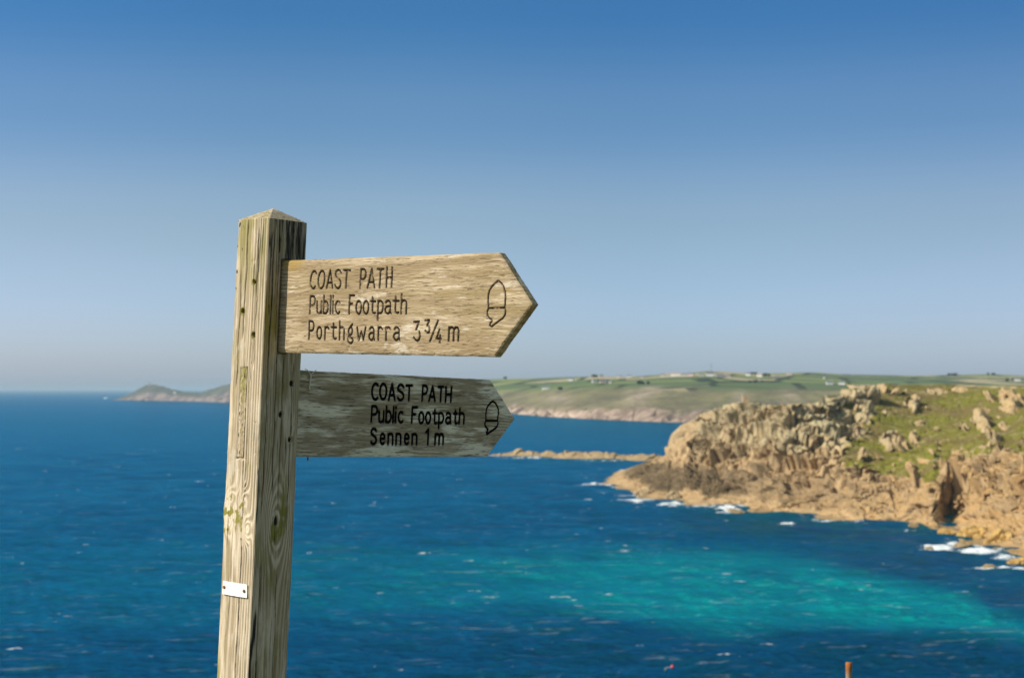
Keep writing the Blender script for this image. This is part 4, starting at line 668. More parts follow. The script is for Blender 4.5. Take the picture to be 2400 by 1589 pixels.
    XY = XY+gl_*(rel*np.clip(corner+.2, 0, 1))[..., None]
    XY[..., 0] += f0*sstep(-.03, -.05, U)*.0035*np.clip(fbm(np.stack([0*Z, Z*22, 0*Z], -1), 4, 261), -.2, 1)-f0*sstep(-.03, -.05, U)*.004*np.exp(-((Z+.59)/.03)**2)
    # worn arrises
    wear = .004*np.clip(fbm(np.stack([XY[..., 0]*12, XY[..., 1]*12, Z*9], -1), 4, 241)-.02, 0, 1)*(1-np.clip((h-np.abs(U))/.012, 0, 1))
    XY = XY*(1-wear/h)[..., None]
    P = np.concatenate([XY, Z[..., None]], -1)
    # low four-sided cap
    s = np.linspace(0, 1, 46)[1:]; s = np.concatenate([s[:-1], [.995]])
    ap, ctr = .0266, np.array([.004, .004])
    top = P[-1, :, :2]
    cap = []
    cst = []; cring = []
    for q in s:
        xy = top*(1-q)+ctr[None]*q*0
        zz = ap*q*np.ones(len(xy))
        nn = fbm(np.stack([xy[:, 0]*70, xy[:, 1]*70, 0*zz], -1), 3, 251)
        k1 = (xy[:, 0] > np.abs(xy[:, 1])-.002)                      # slope above the shaded face: end grain steps
        steps = np.sin(2*np.pi*(xy[:, 0]*190+fbm(np.stack([xy[:, 1]*30, xy[:, 0]*30, 0*zz], -1), 2, 253)))
        zz = zz+(.0010*nn+np.where(k1, .0007*steps, .0003*steps))*min(1, q*12)*(1-q**6)-.0012*(1-q)**8
        cap.append(np.concatenate([xy, zz[:, None]], 1)); cst.append(np.clip(.25+.6*nn-.2*k1, 0, .6)); cring.append(.5+.5*steps)
    P = np.concatenate([P, np.stack(cap)]); bleach = np.concatenate([bleach, 0*np.stack(cst)]); moss = np.concatenate([moss, np.clip(np.stack(cst)*1.5, 0, .7)]); stain = np.concatenate([stain, 0*np.stack(cst)]); ring = np.concatenate([ring, np.stack(cring)])
    P[..., 2] += BASE
    R, C = P.shape[:2]
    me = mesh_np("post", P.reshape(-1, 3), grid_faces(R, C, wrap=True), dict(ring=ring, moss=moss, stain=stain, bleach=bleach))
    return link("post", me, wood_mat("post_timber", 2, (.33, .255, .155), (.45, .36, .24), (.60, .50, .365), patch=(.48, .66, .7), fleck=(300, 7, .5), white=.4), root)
PEGS = [(0, .0118, -.1278, .0050), (0, -.0214, -.1863, .0056), (0, .0159, -.2335, .0052), (1, .0286, -.3273, .0068), (1, .0039, -.3902, .0066), (1, .0307, -.4400, .0064)]
post = build_post()
peg_m = flat_mat("old_peg_wood", (.035, .03, .02), .95, .1, .5, 300)
for face, u0, z0, rr in PEGS:
    bm = bmesh.new(); bmesh.ops.create_cone(bm, cap_ends=True, segments=14, radius1=rr*.98, radius2=rr*.85, depth=.020)
    for v in bm.verts: v.co.z += .0007*math.sin(v.co.x*900+v.co.y*700)
    a = .05-.0155
    if face == 0: rot = Matrix.Rotation(math.pi/2, 4, 'X'); loc = (u0, -a, z0+BASE)
    else: rot = Matrix.Rotation(math.pi/2, 4, 'Y'); loc = (a, u0, z0+BASE)
    bmesh.ops.transform(bm, matrix=Matrix.Translation(loc)@rot, verts=bm.verts)
    bm_obj("peg", bm, peg_m, post)

# ---- boards: built in (s along the board, z up, n out of the face) and turned into post space
def build_board(L, T, za, zb, thick, keys, wid, depth, to_post, seed, mat, letter_mat, flip, texts, label):
    NS, NZ = 860, 232
    hz = (zb-za)/2; zc = (za+zb)/2
    a = np.linspace(0, 1, NS); b = np.linspace(-1, 1, NZ)
    Zf = zc+hz*b[:, None]+0*a[None, :]
    end = L+T*(1-np.abs(b))
    s0 = .043
    Sg = s0+(end[:, None]-s0)*a[None, :]
    # chipped and worn outline
    wz = .0016*fbm(np.stack([Sg*18, Zf*0+np.sign(b)[:, None], 0*Sg], -1), 4, seed)*np.abs(b)[:, None]**6
    Zf = Zf+wz; Sg = Sg+.0018*fbm(np.stack([Zf*45, 0*Zf, 0*Zf+3], -1), 4, seed+1)*a[None, :]**8
    # distance to the carved strokes
    dist = np.full(Sg.shape, .05)
    for k in keys:
        thin = .0005 if k[1] == 'a' else 0.0
        for st in STROKES[k]:
            q = np.array(st)/1000.0
            for (x0, z0), (x1, z1) in zip(q[:-1], q[1:]):
                m_ = (Sg > min(x0, x1)-.008) & (Sg < max(x0, x1)+.008) & (Zf > min(z0, z1)-.008) & (Zf < max(z0, z1)+.008)
                if not m_.any(): continue
                sx, sz = Sg[m_], Zf[m_]; ex, ez = x1-x0, z1-z0; l2 = ex*ex+ez*ez+1e-12
                t = np.clip(((sx-x0)*ex+(sz-z0)*ez)/l2, 0, 1)
                dist[m_] = np.minimum(dist[m_], np.hypot(sx-x0-t*ex, sz-z0-t*ez)+thin)
    nx = np.stack([Sg*7, Zf*42, 0*Sg+seed], -1)
    w1 = fbm(np.stack([Sg*4.5, Zf*11, 0*Sg+seed], -1), 3, seed+2)
    g = Zf*260+w1*5.0+1.6*fbm(np.stack([Sg*16, Zf*60, 0*Sg+seed], -1), 3, seed+13)
    ring = (.5+.5*np.sin(2*np.pi*g*.45+5*fbm(nx, 3, seed+3)))*sstep(-.25, .35, fbm(np.stack([Sg*8, Zf*26, 0*Sg+seed], -1), 3, seed+14))
    flk = fbm(np.stack([Sg*34+w1, (Zf+.012*w1)*330, 0*Sg+seed], -1), 4, seed+4)
    fine = fbm(np.stack([Sg*70, (Zf+.012*w1)*800, 0*Sg+seed], -1), 3, seed+5)
    pit = sstep(.22, .45, fbm(np.stack([Sg*60, (Zf+.012*w1)*260, 0*Sg], -1), 3, seed+6))
    N = .0011*flk+.0007*fine+.0002*(ring-.5)-.0014*pit*(.3+sstep(-.2, -1, b)[:, None]*.9)
    N += .0015*fbm(np.stack([Sg*5, Zf*12, 0*Sg], -1), 3, seed+7)
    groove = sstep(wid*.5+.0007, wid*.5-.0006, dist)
    N -= groove*depth
    ed = np.minimum((1-np.abs(b))[:, None]*hz, (1-a)[None, :]*.6)   # rounded edge
    N -= .0022*np.exp(-(ed/.0022)**2)+.0016*np.exp(-(ed/.006)**2)*np.clip(.5+1.5*fbm(np.stack([Sg*30, Zf*30, 0*Sg], -1), 3, seed+8), 0, 1)
    moss = np.clip(sstep(.1, .5, fbm(np.stack([Sg*14, Zf*30, 0*Sg+4], -1), 4, seed+9))*.45, 0, 1)
    moss = np.maximum(moss, np.exp(-((Sg-.08)/.05)**2)*sstep(.45, .95, b)[:, None]*.7)
    st_ = np.clip(sstep(.15, .55, fbm(np.stack([Sg*9, Zf*28, 0*Sg+8], -1), 4, seed+10)), 0, 1)*(.25 if seed < 500 else .45)
    st_ = np.maximum(st_, groove*.75)  # groove shadow painted in together with the dark residue
    front = np.stack([Sg, Zf, N], -1)
    # rim and back
    def rimloop(G): return np.concatenate([G[0, :], G[1:, -1], G[-1, -2::-1], G[-2:0:-1, 0]])
    fl = rimloop(front); at = {"ring": rimloop(ring), "moss": rimloop(moss), "stain": rimloop(st_)}
    nR = 9; rims = []
    nrm2 = fl[:, :2]-np.array([[(s0+L)/2, zc]]); 
    for k in range(1, nR+1):
        q = fl.copy(); q[:, 2] = fl[:, 2]*(1-k/nR)-thick*k/nR
        rr = fbm(np.stack([fl[:, 0]*220, fl[:, 1]*220, 0*fl[:, 0]+k*.8], -1), 3, seed+12)*.0013
        tip = (fl[:, 0] > L-.004)
        q[:, 0] += np.where(tip, rr, 0); q[:, 1] += np.where(tip, 0, rr*.5)
        rims.append(q)
    nf = NS*NZ; nl = len(fl)
    idx = np.arange(nf).reshape(NZ, NS); il = np.concatenate([idx[0, :], idx[1:, -1], idx[-1, -2::-1], idx[-2:0:-1, 0]])
    V = [front.reshape(-1, 3)]+rims; F = [grid_faces(NZ, NS)]
    prev = il; base = nf
    for k in range(nR):
        cur = base+np.arange(nl); p2, c2 = np.roll(prev, -1), np.roll(cur, -1)
        F.append(np.stack([prev, cur, c2, p2], -1)); prev = cur; base += nl
    # back: strips between the lower and the upper edge of the last loop
    lo_, hi_ = prev[:NS], prev[NS+NZ-2:NS+NZ-2+NS][::-1]
    F.append(np.stack([lo_[:-1], hi_[:-1], hi_[1:], lo_[1:]], -1))
    # pointed end of the back
    side = prev[NS-1:NS+NZ-1]
    V = np.concatenate(V); F = np.concatenate(F)
    def full(n, v): return np.concatenate([v.reshape(-1)]+[at[n]]*nR)
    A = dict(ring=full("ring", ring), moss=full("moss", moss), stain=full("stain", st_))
    A["stain"][nf:] = np.clip(A["stain"][nf:]+.2, 0, .8)
    tri = np.stack([np.full(len(side)-2, side[0]), side[2:], side[1:-1], side[1:-1]], -1)
    W = to_post(V)
    if flip: F = F[:, ::-1]
    me = mesh_np("sign_board", W, F, A)
    bm = bmesh.new(); bm.from_mesh(me); bm.verts.ensure_lookup_table()
    vs = [bm.verts[int(i)] for i in side]
    try: bm.faces.new(vs)
    except Exception as e: pass
    bmesh.ops.recalc_face_normals(bm, faces=bm.faces)
    for f_ in bm.faces: f_.smooth = True
    bm.to_mesh(me); bm.free()
    o = link("sign_board", me, mat, post.parent); o["label"] = label
    for k, tx in zip(keys, texts):
        nm = "lettering" if k[1] != 'a' else "acorn_emblem"
        # one part for each carved word: strokes closer than a word space belong together
        order = sorted(STROKES[k], key=lambda s: min(p_[0] for p_ in s)); groups = []; end_ = -1e9
        for st in order:
            if nm == "lettering" and groups and min(p_[0] for p_ in st)-end_ > 14.5 or not groups: groups.append([])
            groups[-1].append(st); end_ = max(end_, max(p_[0] for p_ in st))
        words_ = tx.split("|")
        for gi, grp in enumerate(groups):
            vv, ff = [], []
            for st in grp:
                q = np.array(st)/1000.0
                seg = np.linalg.norm(np.diff(q, axis=0), axis=1); cum = np.concatenate([[0], np.cumsum(seg)])
                n = max(2, int(cum[-1]/.0022)+1); tt = np.linspace(0, cum[-1], n)
                q = np.stack([np.interp(tt, cum, q[:, 0]), np.interp(tt, cum, q[:, 1])], -1)
                tg = np.gradient(q, axis=0); tg /= np.linalg.norm(tg, axis=1, keepdims=True)+1e-9
                pn = np.stack([-tg[:, 1], tg[:, 0]], -1)
                hw = (wid*.5-(.0005 if k[1] == 'a' else 0))*(.94+.12*fbm(np.stack([q[:, 0]*300, q[:, 1]*300, 0*q[:, 0]], -1), 2, seed+15)); hw = hw*np.concatenate([[.8], np.ones(n-2), [.8]])
                b0 = len(vv)
                for i in range(n):
                    for sgn, dz_ in ((-1, 0), (0, -.0004), (1, 0)):
                        vv.append((q[i, 0]+sgn*hw[i]*pn[i, 0], q[i, 1]+sgn*hw[i]*pn[i, 1], -depth*.62+dz_))
                for i in range(n-1):
                    for jj in (0, 1):
                        A_ = b0+i*3+jj; ff.append((A_, A_+3, A_+4, A_+1))
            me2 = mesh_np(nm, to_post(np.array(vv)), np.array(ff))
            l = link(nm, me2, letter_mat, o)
            l["label"] = (words_[0]+" "+words_[1+gi]) if len(words_) > 1+gi else words_[0]
    return o

def let_mat(name, wear, a, b):
    m = Mat(name, .95, .05); p = m.pos()
    n = m.noise(p, 55, 4, .7); n2 = m.noise(p, 400, 3, .7)
    m.base(m.mix(m.ramp(m.math('ADD', n, m.math('MULTIPLY', n2, .25)), *wear), a, b)); return m.m
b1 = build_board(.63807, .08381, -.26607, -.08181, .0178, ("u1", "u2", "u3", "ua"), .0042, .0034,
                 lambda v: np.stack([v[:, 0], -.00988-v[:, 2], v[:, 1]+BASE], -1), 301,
                 wood_mat("pale_board_timber", 0, (.30, .22, .125), (.41, .315, .195), (.53, .43, .295), mossc=(.38, .25, .065), stain_shade_c=(.14, .10, .05), patch=(.54, .74, .5), fleck=(390, 34, .85), white=.5),
                 let_mat("carved_letter_shadow_dirt", (.66, .80), (.022, .017, .012), (.30, .21, .12)), True,  # dark strokes paint the groove shadow as well as residue
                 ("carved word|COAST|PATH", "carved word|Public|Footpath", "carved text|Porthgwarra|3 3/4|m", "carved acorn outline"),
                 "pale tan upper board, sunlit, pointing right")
b2 = build_board(.66938, .09008, -.47741, -.29904, .0178, ("l1", "l2", "l3", "la"), .0070, .0030,
                 lambda v: np.stack([v[:, 2], v[:, 0], v[:, 1]+BASE], -1), 601,
                 wood_mat("grey_board_timber_lifted", 1, (.36, .285, .19), (.54, .445, .315), (.82, .755, .60), mossc=(.28, .25, .10), stain_shade_c=(.115, .085, .05), patch=(.48, .62, .85), fleck=(340, 22, .85), white=.5),  # albedo lifted to make up for weak light on the shaded board
                 let_mat("black_letter_paint", (.80, .95), (.008, .008, .009), (.10, .09, .07)), False,
                 ("black word|COAST|PATH", "black word|Public|Footpath", "black text|Sennen|1|m", "black acorn outline"),
                 "grey shaded lower board with black letters, pointing right")

# ---- white plate with two rusty nails
pc = np.array([[-.0398, -.7279], [.0372, -.7274], [.0382, -.7538], [-.0397, -.7544]])
bm = bmesh.new(); y0 = -.0535
n = 14; rows = []
for dy in (0, .0012):
    g = []
    for j in range(5):
        v = j/4; a_, b_ = pc[0]*(1-v)+pc[3]*v, pc[1]*(1-v)+pc[2]*v
        g.append([bm.verts.new((*(a_*(1-i/n)+b_*i/n)[:1], y0+dy-.0012*math.sin(i/n*3.1)*(.5+.5*v)+.0004*math.sin(i*1.3+j), (a_*(1-i/n)+b_*i/n)[1]+BASE)) for i in range(n+1)])
    rows.append(g)
for k, g in enumerate(rows):
    for j in range(4):
        for i in range(n):
            q = [g[j][i], g[j][i+1], g[j+1][i+1], g[j+1][i]]
            bm.faces.new(q if k else q[::-1])
f_, k_ = rows
for i in range(n):
    bm.faces.new([f_[0][i], f_[0][i+1], k_[0][i+1], k_[0][i]]); bm.faces.new([f_[4][i+1], f_[4][i], k_[4][i], k_[4][i+1]])
for j in range(4):
    bm.faces.new([f_[j+1][0], f_[j][0], k_[j][0], k_[j+1][0]]); bm.faces.new([f_[j][n], f_[j+1][n], k_[j+1][n], k_[j][n]])
bmesh.ops.recalc_face_normals(bm, faces=bm.faces)
mp = Mat("white_plate_paint", .5, .3); pp = mp.pos(); nn = mp.noise(mp.map(pp, (40, 40, 120)), 1, 4)
mp.base(mp.mix(mp.ramp(nn, .55, .75, 0, .5), (.88, .85, .80), (.74, .66, .56)))
plate = bm_obj("white_plate", bm, mp.m, root)
rust = flat_mat("nail_rust", (.26, .11, .05), .9, .2, .4, 600)
for u0, z0, r_ in ((-.0326, -.7399, .0036), (.0299, -.7408, .0033)):
    bm = bmesh.new(); bmesh.ops.create_uvsphere(bm, u_segments=14, v_segments=8, radius=r_)
    for v in bm.verts: v.co.y *= .45
    bmesh.ops.transform(bm, matrix=Matrix.Translation((u0, y0-.0018, z0+BASE)), verts=bm.verts)
    bm_obj("nail", bm, rust, plate, True)
# small nail end under the lower board
bm = bmesh.new(); bmesh.ops.create_cone(bm, cap_ends=True, segments=8, radius1=.0018, radius2=.0012, depth=.010)
bmesh.ops.transform(bm, matrix=Matrix.Translation((-.006, .127, -.4805+BASE)), verts=bm.verts); bm_obj("nail", bm, rust, b2)

def tube(bm, pts, rad, seg=6):
    pts = [Vector(p) for p in pts]; ringv = []
    for i, p in enumerate(pts):
        t = (pts[min(i+1, len(pts)-1)]-pts[max(i-1, 0)]).normalized()
        a = t.orthogonal().normalized(); b = t.cross(a); r = rad[i] if hasattr(rad, "__len__") else rad
        ringv.append([bm.verts.new(p+(a*math.cos(k*2*math.pi/seg)+b*math.sin(k*2*math.pi/seg))*r) for k in range(seg)])
    for q, s in zip(ringv[:-1], ringv[1:]):
        for k in range(seg): bm.faces.new([q[k], q[(k+1) % seg], s[(k+1) % seg], s[k]])
    bm.faces.new(ringv[0][::-1]); bm.faces.new(ringv[-1])
# ---- wisp of pale thread hanging over the lower board's top edge
bm = bmesh.new()
L_ = lambda *q: [(.0035, a, b+BASE) for a, b in q]
tube(bm, L_((.100, -.2965), (.1054, -.2973), (.1110, -.3010), (.1139, -.3051), (.1172, -.3068)), .0009)
tube(bm, L_((.1310, -.2968), (.1250, -.3008), (.1197, -.3054), (.1172, -.3068), (.1170, -.3120), (.1164, -.3204), (.1152, -.3270), (.1145, -.3328), (.1128, -.3375), (.1140, -.3402), (.1169, -.3396), (.1163, -.336), (.1149, -.333)), [.0008, .0008, .0010, .0016, .0018, .0017, .0015, .0013, .0010, .0009, .0009, .0009, .0009])
tube(bm, L_((.1139, -.3051), (.1158, -.3110), (.1150, -.318), (.1158, -.324)), .0006)
bmesh.ops.recalc_face_normals(bm, faces=bm.faces)
mt = Mat("pale_thread", .8, .2); mt.base((.85, .83, .74))
o = bm_obj("thread", bm, mt.m, None, True); o.matrix_world = M4
tag(o, "pale wispy thread hanging over the shaded lower board's top edge beside the post", "thread")

# ================================================================= SMALL THINGS
# rusty stake on the slope below
p = px(1989.5, 1551, 6.8); gz = p[2]-2.2
bm = bmesh.new(); prof = [(-2.2, .0120), (-1.2, .0121), (-.6, .0119), (-.20, .0120), (-.03, .0122), (-.028, .0132), (-.003, .0134), (0, .0120)]
R0 = 20; rg = []
for z_, r_ in prof: rg.append([bm.verts.new((math.cos(k/R0*6.2832)*r_*(1+.03*math.sin(k*3+z_*40)), math.sin(k/R0*6.2832)*r_, z_+2.2)) for k in range(R0)])
for a_, b_ in zip(rg[:-1], rg[1:]):
    for k in range(R0): bm.faces.new([a_[k], a_[(k+1) % R0], b_[(k+1) % R0], b_[k]])
bm.faces.new(rg[-1])
ms = Mat("rusted_stake", .8, .25); q = ms.pos(); zz = ms.n("SeparateXYZ", {"Vector": q}, out=2)
c = ms.mix(ms.ramp(ms.noise(q, 30, 4), .35, .65), (.30, .19, .12), (.38, .27, .19)); c = ms.mix(ms.ramp(zz, 2.14, 2.18), c, (.36, .13, .04)); ms.base(c)
st = bm_obj("stake", bm, ms.m, None, True); st.location = (p[0]-.046, p[1], gz); st.rotation_euler = (0, math.radians(1.2), 0)
tag(st, "rusty round metal stake with an orange brown tip standing on the slope below", "stake")

def buoy(x, y, rad, col, label):
    r_ = float(sea_r(y)); P_ = px(x, y, r_)
    t = bpy.data.objects.new("buoy", None); COL.objects.link(t); q_ = SEA[np.unravel_index(np.argmin((SEA[..., 0]-P_[0])**2+(SEA[..., 1]-r_)**2), SEA.shape[:2])]; t.location = (P_[0], r_, q_[2]+.05)
    bm = bmesh.new(); bmesh.ops.create_uvsphere(bm, u_segments=20, v_segments=12, radius=rad)
    for v in bm.verts:
        if v.co.z < 0: v.co.z *= 1.2; v.co.x *= 1-.25*abs(v.co.z)/rad; v.co.y *= 1-.25*abs(v.co.z)/rad
        v.co.z += rad*.35
    m_ = Mat("buoy_plastic", .45, .4); m_.base(col); bm_obj("float", bm, m_.m, t, True)
    bm = bmesh.new(); pts = [(math.cos(a)*rad*.28, 0, rad*1.42+math.sin(a)*rad*.28) for a in np.linspace(-.6, math.pi+.6, 12)]
    tube(bm, pts, rad*.1); bm_obj("eyelet", bm, m_.m, t, True)
    tag(t, label, "buoy", "fishing buoys afloat near the shore"); return t
buoy(1575.5, 1575, .33, (.75, .10, .12), "round pinkish red buoy floating in dark water near the bottom edge")
buoy(1560.5, 1580, .28, (.16, .18, .16), "dull grey buoy floating just left of the red one")

# rocks standing out of the water
def sea_rock(x, y, w_, h_, seed, label, warm):
    r_ = float(sea_r(y)); sc = r_/FPX; bm = bmesh.new(); bmesh.ops.create_icosphere(bm, subdivisions=5, radius=1)
    V = np.array([v.co[:] for v in bm.verts]); f1, f2, rc, dv = worley(V*1.6+seed, seed); g1, g2, rd, _ = worley(V*4+seed, seed)
    D = 1+.35*(rc-.5)-.22*sstep(.2, 0, f2-f1)+.14*(rd-.5)+.12*fbm(V*3+seed, 4, seed)
    V = V*D[:, None]*np.array([w_*sc*.5, w_*sc*.42, h_*sc*1.05])
    for v, c_ in zip(bm.verts, V): v.co = c_
    o = bm_obj("sea_rock", bm, rock_m[warm]); P_ = px(x, y, r_); o.location = (P_[0], r_, -.15*h_*sc)
    tag(o, label, "rock", "rocks in the water under the headland"); return o
def rk_mat(n, a, b, d):
    m = Mat(n, .95, .12); p = m.pos(); n1 = m.noise(p, .35, 5, .65); n2 = m.noise(p, 1.7, 4, .7)
    m.base(m.mix(m.ramp(n2, .5, .75, 0, .6), m.mix(m.ramp(n1, .35, .65), a, b), d)); m.bump(n2, .5, .4); return m.m
rock_m = [rk_mat("tan_rock", (.40, .30, .17), (.50, .38, .22), (.2, .16, .1)), rk_mat("ochre_rock", (.48, .30, .10), (.60, .40, .15), (.22, .15, .07))]
sea_rock(2178, 1287, 20, 10, 1, "small tan rock at the left end of the white surf on the right", 0)
sea_rock(2252, 1281, 34, 13, 2, "tan rock washed by surf just under the ochre boulders", 0)
sea_rock(2141, 1232, 24, 9, 3, "small low tan rock off the foot of the dark gully", 0)
sea_rock(2390, 1318, 56, 11, 4, "flat ochre rock at the right edge of the picture", 1)
sea_rock(2318, 1329, 34, 7, 5, "small brown rock in the lowest separate patch of surf", 0)
sea_rock(2225, 1252, 60, 16, 6, "long ochre boulder below the dark gully, left of the other ochre boulders", 1)
sea_rock(2290, 1262, 84, 30, 7, "big ochre boulder in the cove, between the surf and the cliff", 1)
sea_rock(2352, 1275, 90, 40, 9, "largest ochre boulder under the cliff at far right", 1)
sea_rock(1512, 1164, 50, 22, 10, "low tan rock split off the headland's tip with surf on its near side", 0)
sea_rock(1580, 1172, 40, 22, 11, "rounded tan boulder in front of the dark cave at the headland's tip", 0)

# crest of the headland: square stone block and a pole beside it
P_ = px(1748, 950, 903)
bm = bmesh.new(); bmesh.ops.create_cube(bm, size=1); bmesh.ops.subdivide_edges(bm, edges=bm.edges, cuts=7, use_grid_fill=True)
V = np.array([v.co[:] for v in bm.verts]); nz_ = fbm(V*3, 3, 77); 
for v, k in zip(bm.verts, nz_): v.co = Vector((v.co.x*(3.2-.4*v.co.z), v.co.y*3, v.co.z*7.4))*(1+.10*float(k))
o = bm_obj("stone_block", bm, rock_m[0]); o.location = (P_[0], P_[1], P_[2]+1.4)
tag(o, "upright square tan stone block on the headland's rocky crest", "stone block")
P_ = px(1739, 950, 903); bm = bmesh.new(); tube(bm, [(0, 0, -2), (.05, 0, 2), (0, 0, 6.6)], .16, 8)
o = bm_obj("pole", bm, flat_mat("pale_pole_paint", (.6, .55, .45), .8, .2)); o.location = P_
tag(o, "thin pale pole just left of the square stone block on the crest", "pole")
P_ = far_point(1667, 870); bm = bmesh.new()
for a_ in range(3): tube(bm, [(math.cos(a_*2.1)*1.2, math.sin(a_*2.1)*1.2, -3), (math.cos(a_*2.1)*.3, math.sin(a_*2.1)*.3, 24)], .22, 6)
for k in range(7): tube(bm, [(-1+.1*k, 0, k*3.2), (1-.1*k, 0, k*3.2+1.6)], .12, 5)
o = bm_obj("radio_mast", bm, flat_mat("mast_steel", (.2, .22, .25), .6, .4)); o.location = P_
tag(o, "thin radio mast on the highest point of the far green hill", "mast")

# houses on the far hill: walls, roof and chimney each their own mesh
wall_m = {"white": flat_mat("white_render", (.80, .76, .70), .9, .1, .06, .5), "stone": flat_mat("pale_stone_wall", (.52, .46, .40), .95, .1, .1, .5), "pink": flat_mat("pinkish_render", (.62, .46, .40), .9, .1, .06, .5)}
roof_m = {"slate": flat_mat("slate_roof", (.16, .17, .20), .8, .2, .2, .8), "tan": flat_mat("lichened_roof", (.38, .32, .27), .9, .1, .2, .8)}
def house(x, y, w_, h_, wall, roof, label, group, r=None, yaw=0):
    P_ = far_point(x, y) if r is None else px(x, y, r)
    sc = P_[1]/FPX; W, H, Dp = w_*sc, h_*sc, max(6.5, .5*w_*sc)
    t = bpy.data.objects.new("house", None); COL.objects.link(t); t.location = P_; t.rotation_euler = (0, 0, yaw)
    eh = H*.62
    bm = bmesh.new()
    v = [bm.verts.new(q) for q in ((-W/2, -Dp/2, -3), (W/2, -Dp/2, -3), (W/2, Dp/2, -3), (-W/2, Dp/2, -3), (-W/2, -Dp/2, eh), (W/2, -Dp/2, eh), (W/2, Dp/2, eh), (-W/2, Dp/2, eh), (-W/2, 0, H), (W/2, 0, H))]
    for f in ((0, 1, 5, 4), (1, 2, 6, 9, 5), (2, 3, 7, 6), (3, 0, 4, 8, 7)): bm.faces.new([v[i] for i in f])
    bm_obj("wall", bm, wall_m[wall], t)
    bm = bmesh.new(); e = .35; th = .3
    for s_ in (-1, 1):
        q = [(-W/2-e, s_*(Dp/2+e), eh-.15), (W/2+e, s_*(Dp/2+e), eh-.15), (W/2+e, 0, H+.18), (-W/2-e, 0, H+.18)]
        lo = [bm.verts.new(a) for a in q]; hi = [bm.verts.new((a, b, c_+th)) for a, b, c_ in q]
        bm.faces.new(hi); bm.faces.new(lo[::-1])
        for i in range(4): bm.faces.new([lo[i], lo[(i+1) % 4], hi[(i+1) % 4], hi[i]])
    bmesh.ops.recalc_face_normals(bm, faces=bm.faces)
    rf = bm_obj("roof", bm, roof_m[roof], t)
    bm = bmesh.new(); bmesh.ops.create_cube(bm, size=1); bmesh.ops.transform(bm, matrix=Matrix.Translation((W/2-.7, 0, H+.9))@Matrix.Diagonal((1, .8, 2.4, 1)), verts=bm.verts)
    bm_obj("chimney", bm, wall_m["stone"], rf)
    tag(t, label, "house", group); return t
GA, GB = "houses in the fields below the ridge", "houses along the far ridge"
for a in (
 (1338, 893, 12, 7, "white", "slate", "lone white house in the upper green field, above the lower fields", GA),
 (1279, 913, 18, 8, "white", "slate", "long white farmhouse lowest on the green slope, nearest the grey board's point", GA),
 (1393, 896, 11, 7, "white", "slate", "leftmost house of the row of three in the middle of the green fields", GA),
 (1413, 898, 16, 7, "pink", "slate", "longest house, in the middle of the row of three in the green fields", GA),
 (1430, 898, 8, 6, "stone", "slate", "smallest house, right end of the row of three in the green fields", GA),
 (1409, 884, 9, 6, "stone", "slate", "pale house on the skyline just right of the dark skyline trees", GB),
 (1450, 884.5, 9, 5, "stone", "slate", "grey house on the skyline left of the lone white skyline house", GB),
 (1475, 885, 10, 6, "white", "slate", "small white house alone on the skyline left of the ridge village", GB),
 (1509, 886, 10, 5, "stone", "slate", "low grey house set just under the skyline left of the ridge village", GB),
 (1553, 882, 10, 6, "stone", "slate", "leftmost house of the ridge village under the mast", GB),
 (1564, 881.5, 9, 6, "stone", "tan", "second house from the left in the ridge village under the mast", GB),
 (1583, 881, 24, 8, "white", "tan", "biggest and palest building of the ridge village, left of the mast", GB),
 (1603, 881, 13, 6, "stone", "slate", "grey house right beside the big pale building of the ridge village", GB),
 (1619, 881.5, 16, 8, "pink", "slate", "pinkish house of the ridge village, midway between big pale building and mast", GB),
 (1645, 881.5, 13, 6, "stone", "slate", "grey house just left of the foot of the mast", GB),
 (1664, 881, 18, 7, "white", "slate", "white house directly under the mast", GB),
 (1686, 883, 18, 6, "stone", "slate", "long low grey house just right of the mast", GB),
 (1706, 884, 12, 5, "stone", "slate", "rightmost and lowest house of the ridge village under the mast", GB),
 (1753, 881, 11, 8, "white", "slate", "white house alone on the skyline midway between mast and tree-backed house", GB),
 (1780, 884, 13, 9, "white", "tan", "white house backed by dark trees on the right part of the ridge", GB),
 (1821, 886, 14, 5, "stone", "slate", "low grey house right of the white house with trees", GB),
 (1849, 880, 12, 5, "pink", "tan", "pinkish house on the skyline above the middle of the headland crest", GB),
 (1935, 888, 9, 6, "stone", "slate", "small grey house above the pair of white houses behind the headland", GA),
 (1944, 901, 15, 7, "white", "slate", "left one of the pair of white houses just above the headland crest", GA),
 (1972, 901, 15, 7, "white", "slate", "right one of the pair of white houses just above the headland crest", GA),
 (2383, 893, 16, 7, "white", "slate", "white house on the distant ridge at the right edge", GB)):
    house(*a, yaw=math.radians((a[0]*37) % 50-25))
house(409.5, 921, 7, 6, "white", "slate", "tiny white house on the distant cape at the left", "houses on the cape", r=7100)
# old chimney stack on the cape
P_ = px(350, 900, 7560); bm = bmesh.new(); tube(bm, [(0, 0, -8), (0, 0, 6), (0, 0, 12)], [3.2, 2.4, 2.0], 10)
o = bm_obj("chimney_stack", bm, wall_m["stone"]); o.location = P_; tag(o, "stubby old chimney stack on top of the distant cape", "chimney")

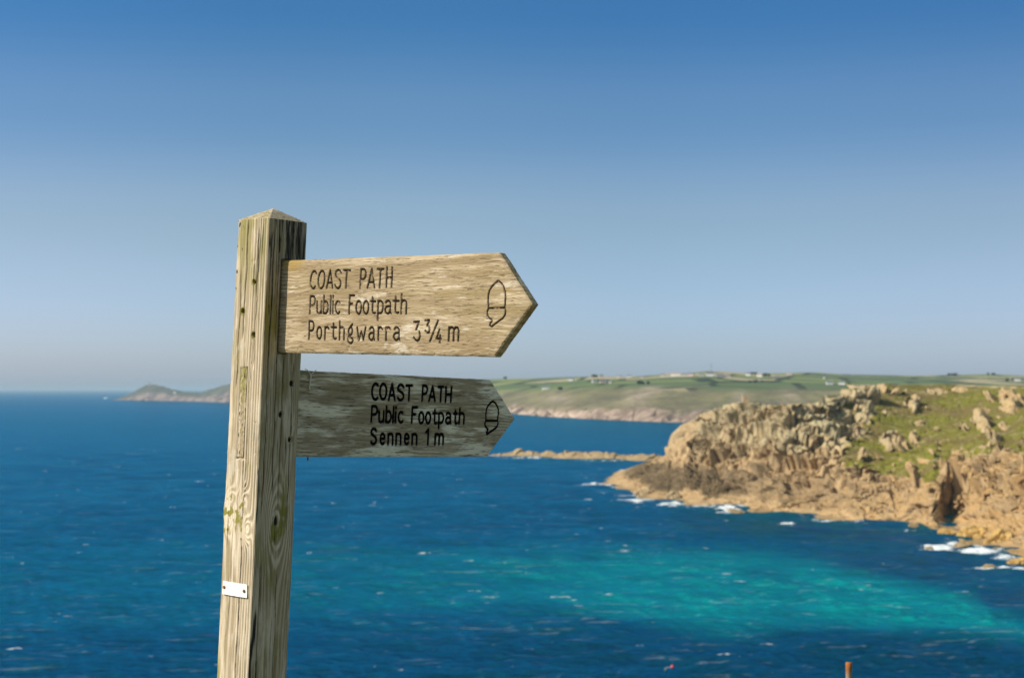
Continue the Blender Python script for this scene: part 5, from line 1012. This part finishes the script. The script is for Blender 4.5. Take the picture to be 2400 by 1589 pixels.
# dark clumps of trees on the far hill
leaf = flat_mat("far_tree_leaves", (.035, .055, .03), .95, .05, .35, .08)
bark = flat_mat("far_tree_bark", (.08, .065, .05), .95, .05)
def trees(x, y, w_, h_, seed, label):
    P_ = far_point(x, y); sc = P_[1]/FPX; W, H = w_*sc, h_*sc; rng = np.random.default_rng(seed)
    t = bpy.data.objects.new("tree_clump", None); COL.objects.link(t); t.location = P_; vv, ff = [], []
    nb = max(4, int(W/7)); cs = [(rng.uniform(-W/2, W/2)*.85, rng.uniform(-6, 6), H*rng.uniform(.45, .7), H*rng.uniform(.3, .5)) for _ in range(nb)]
    for cx_, cy_, cz_, r_ in cs:
        for _ in range(260):
            d = rng.normal(size=3); d /= np.linalg.norm(d); c_ = np.array([cx_, cy_, cz_])+d*r_*rng.uniform(.45, 1.05)*np.array([1.25, 1, 1])
            a = rng.normal(size=3); a /= np.linalg.norm(a); b = np.cross(a, d+.01); b /= np.linalg.norm(b)+1e-6; s_ = rng.uniform(.5, 1.2)
            k = len(vv); vv += [c_-a*s_, c_+b*s_, c_+a*s_, c_-b*s_]; ff.append((k, k+1, k+2, k+3))
    link("crown", mesh_np("crown", np.array(vv), np.array(ff), smooth=False), leaf, t)
    for cx_, cy_, cz_, r_ in cs:
        bm = bmesh.new(); tube(bm, [(cx_, cy_, -3), (cx_*1.01, cy_, cz_*.5), (cx_, cy_, cz_+r_*.4)], [.5, .35, .1], 6); bm_obj("trunk", bm, bark, t)
    tag(t, label, "trees", "clumps of trees on the far hill")
trees(1314, 914, 20, 7, 1, "dark clump of trees right of the lowest white farmhouse on the slope")
trees(1504, 902, 38, 10, 2, "largest dark clump of trees, at the top of the rocky slope")
trees(1395, 885, 16, 7, 3, "dark trees breaking the skyline left of a pale house")
trees(1183, 889, 7, 6, 4, "tiny dark tree tuft on the skyline just above the grey board's tip")
trees(1796, 884, 26, 9, 5, "dark trees around the white house on the right part of the ridge")
trees(1768, 878, 12, 6, 6, "small dark trees on the skyline between two white houses")
trees(2229, 881, 26, 7, 7, "dark trees on the distant skyline above the headland's grassy top")
trees(2366, 894, 22, 8, 8, "dark trees left of the white house at the right edge")
trees(2324, 879, 18, 5, 9, "low dark trees on the distant skyline right of the middle of the headland")
trees(1770, 897, 40, 6, 10, "long dark hedge of trees in the fields below the ridge")
# ---------------------------------------------------------------- the air: a box of thin haze round the whole scene
bm = bmesh.new(); bmesh.ops.create_cube(bm, size=1)
bmesh.ops.transform(bm, matrix=Matrix.Translation((0, 0, 66.0))@Matrix.Diagonal((250000, 250000, 138, 1)), verts=bm.verts)
me = bpy.data.meshes.new("haze"); bm.to_mesh(me); bm.free()
mh = bpy.data.materials.new("sea_haze"); mh.use_nodes = True; t = mh.node_tree; t.nodes.remove(t.nodes["Principled BSDF"])
pv = t.nodes.new("ShaderNodeVolumePrincipled"); pv.inputs["Color"].default_value = (.64, .85, 1.0, 1); pv.inputs["Density"].default_value = 3.6e-5
pv.inputs["Anisotropy"].default_value = 0
t.links.new(pv.outputs[0], t.nodes["Material Output"].inputs["Volume"])
hz = link("haze", me, mh); hz["kind"] = "stuff"
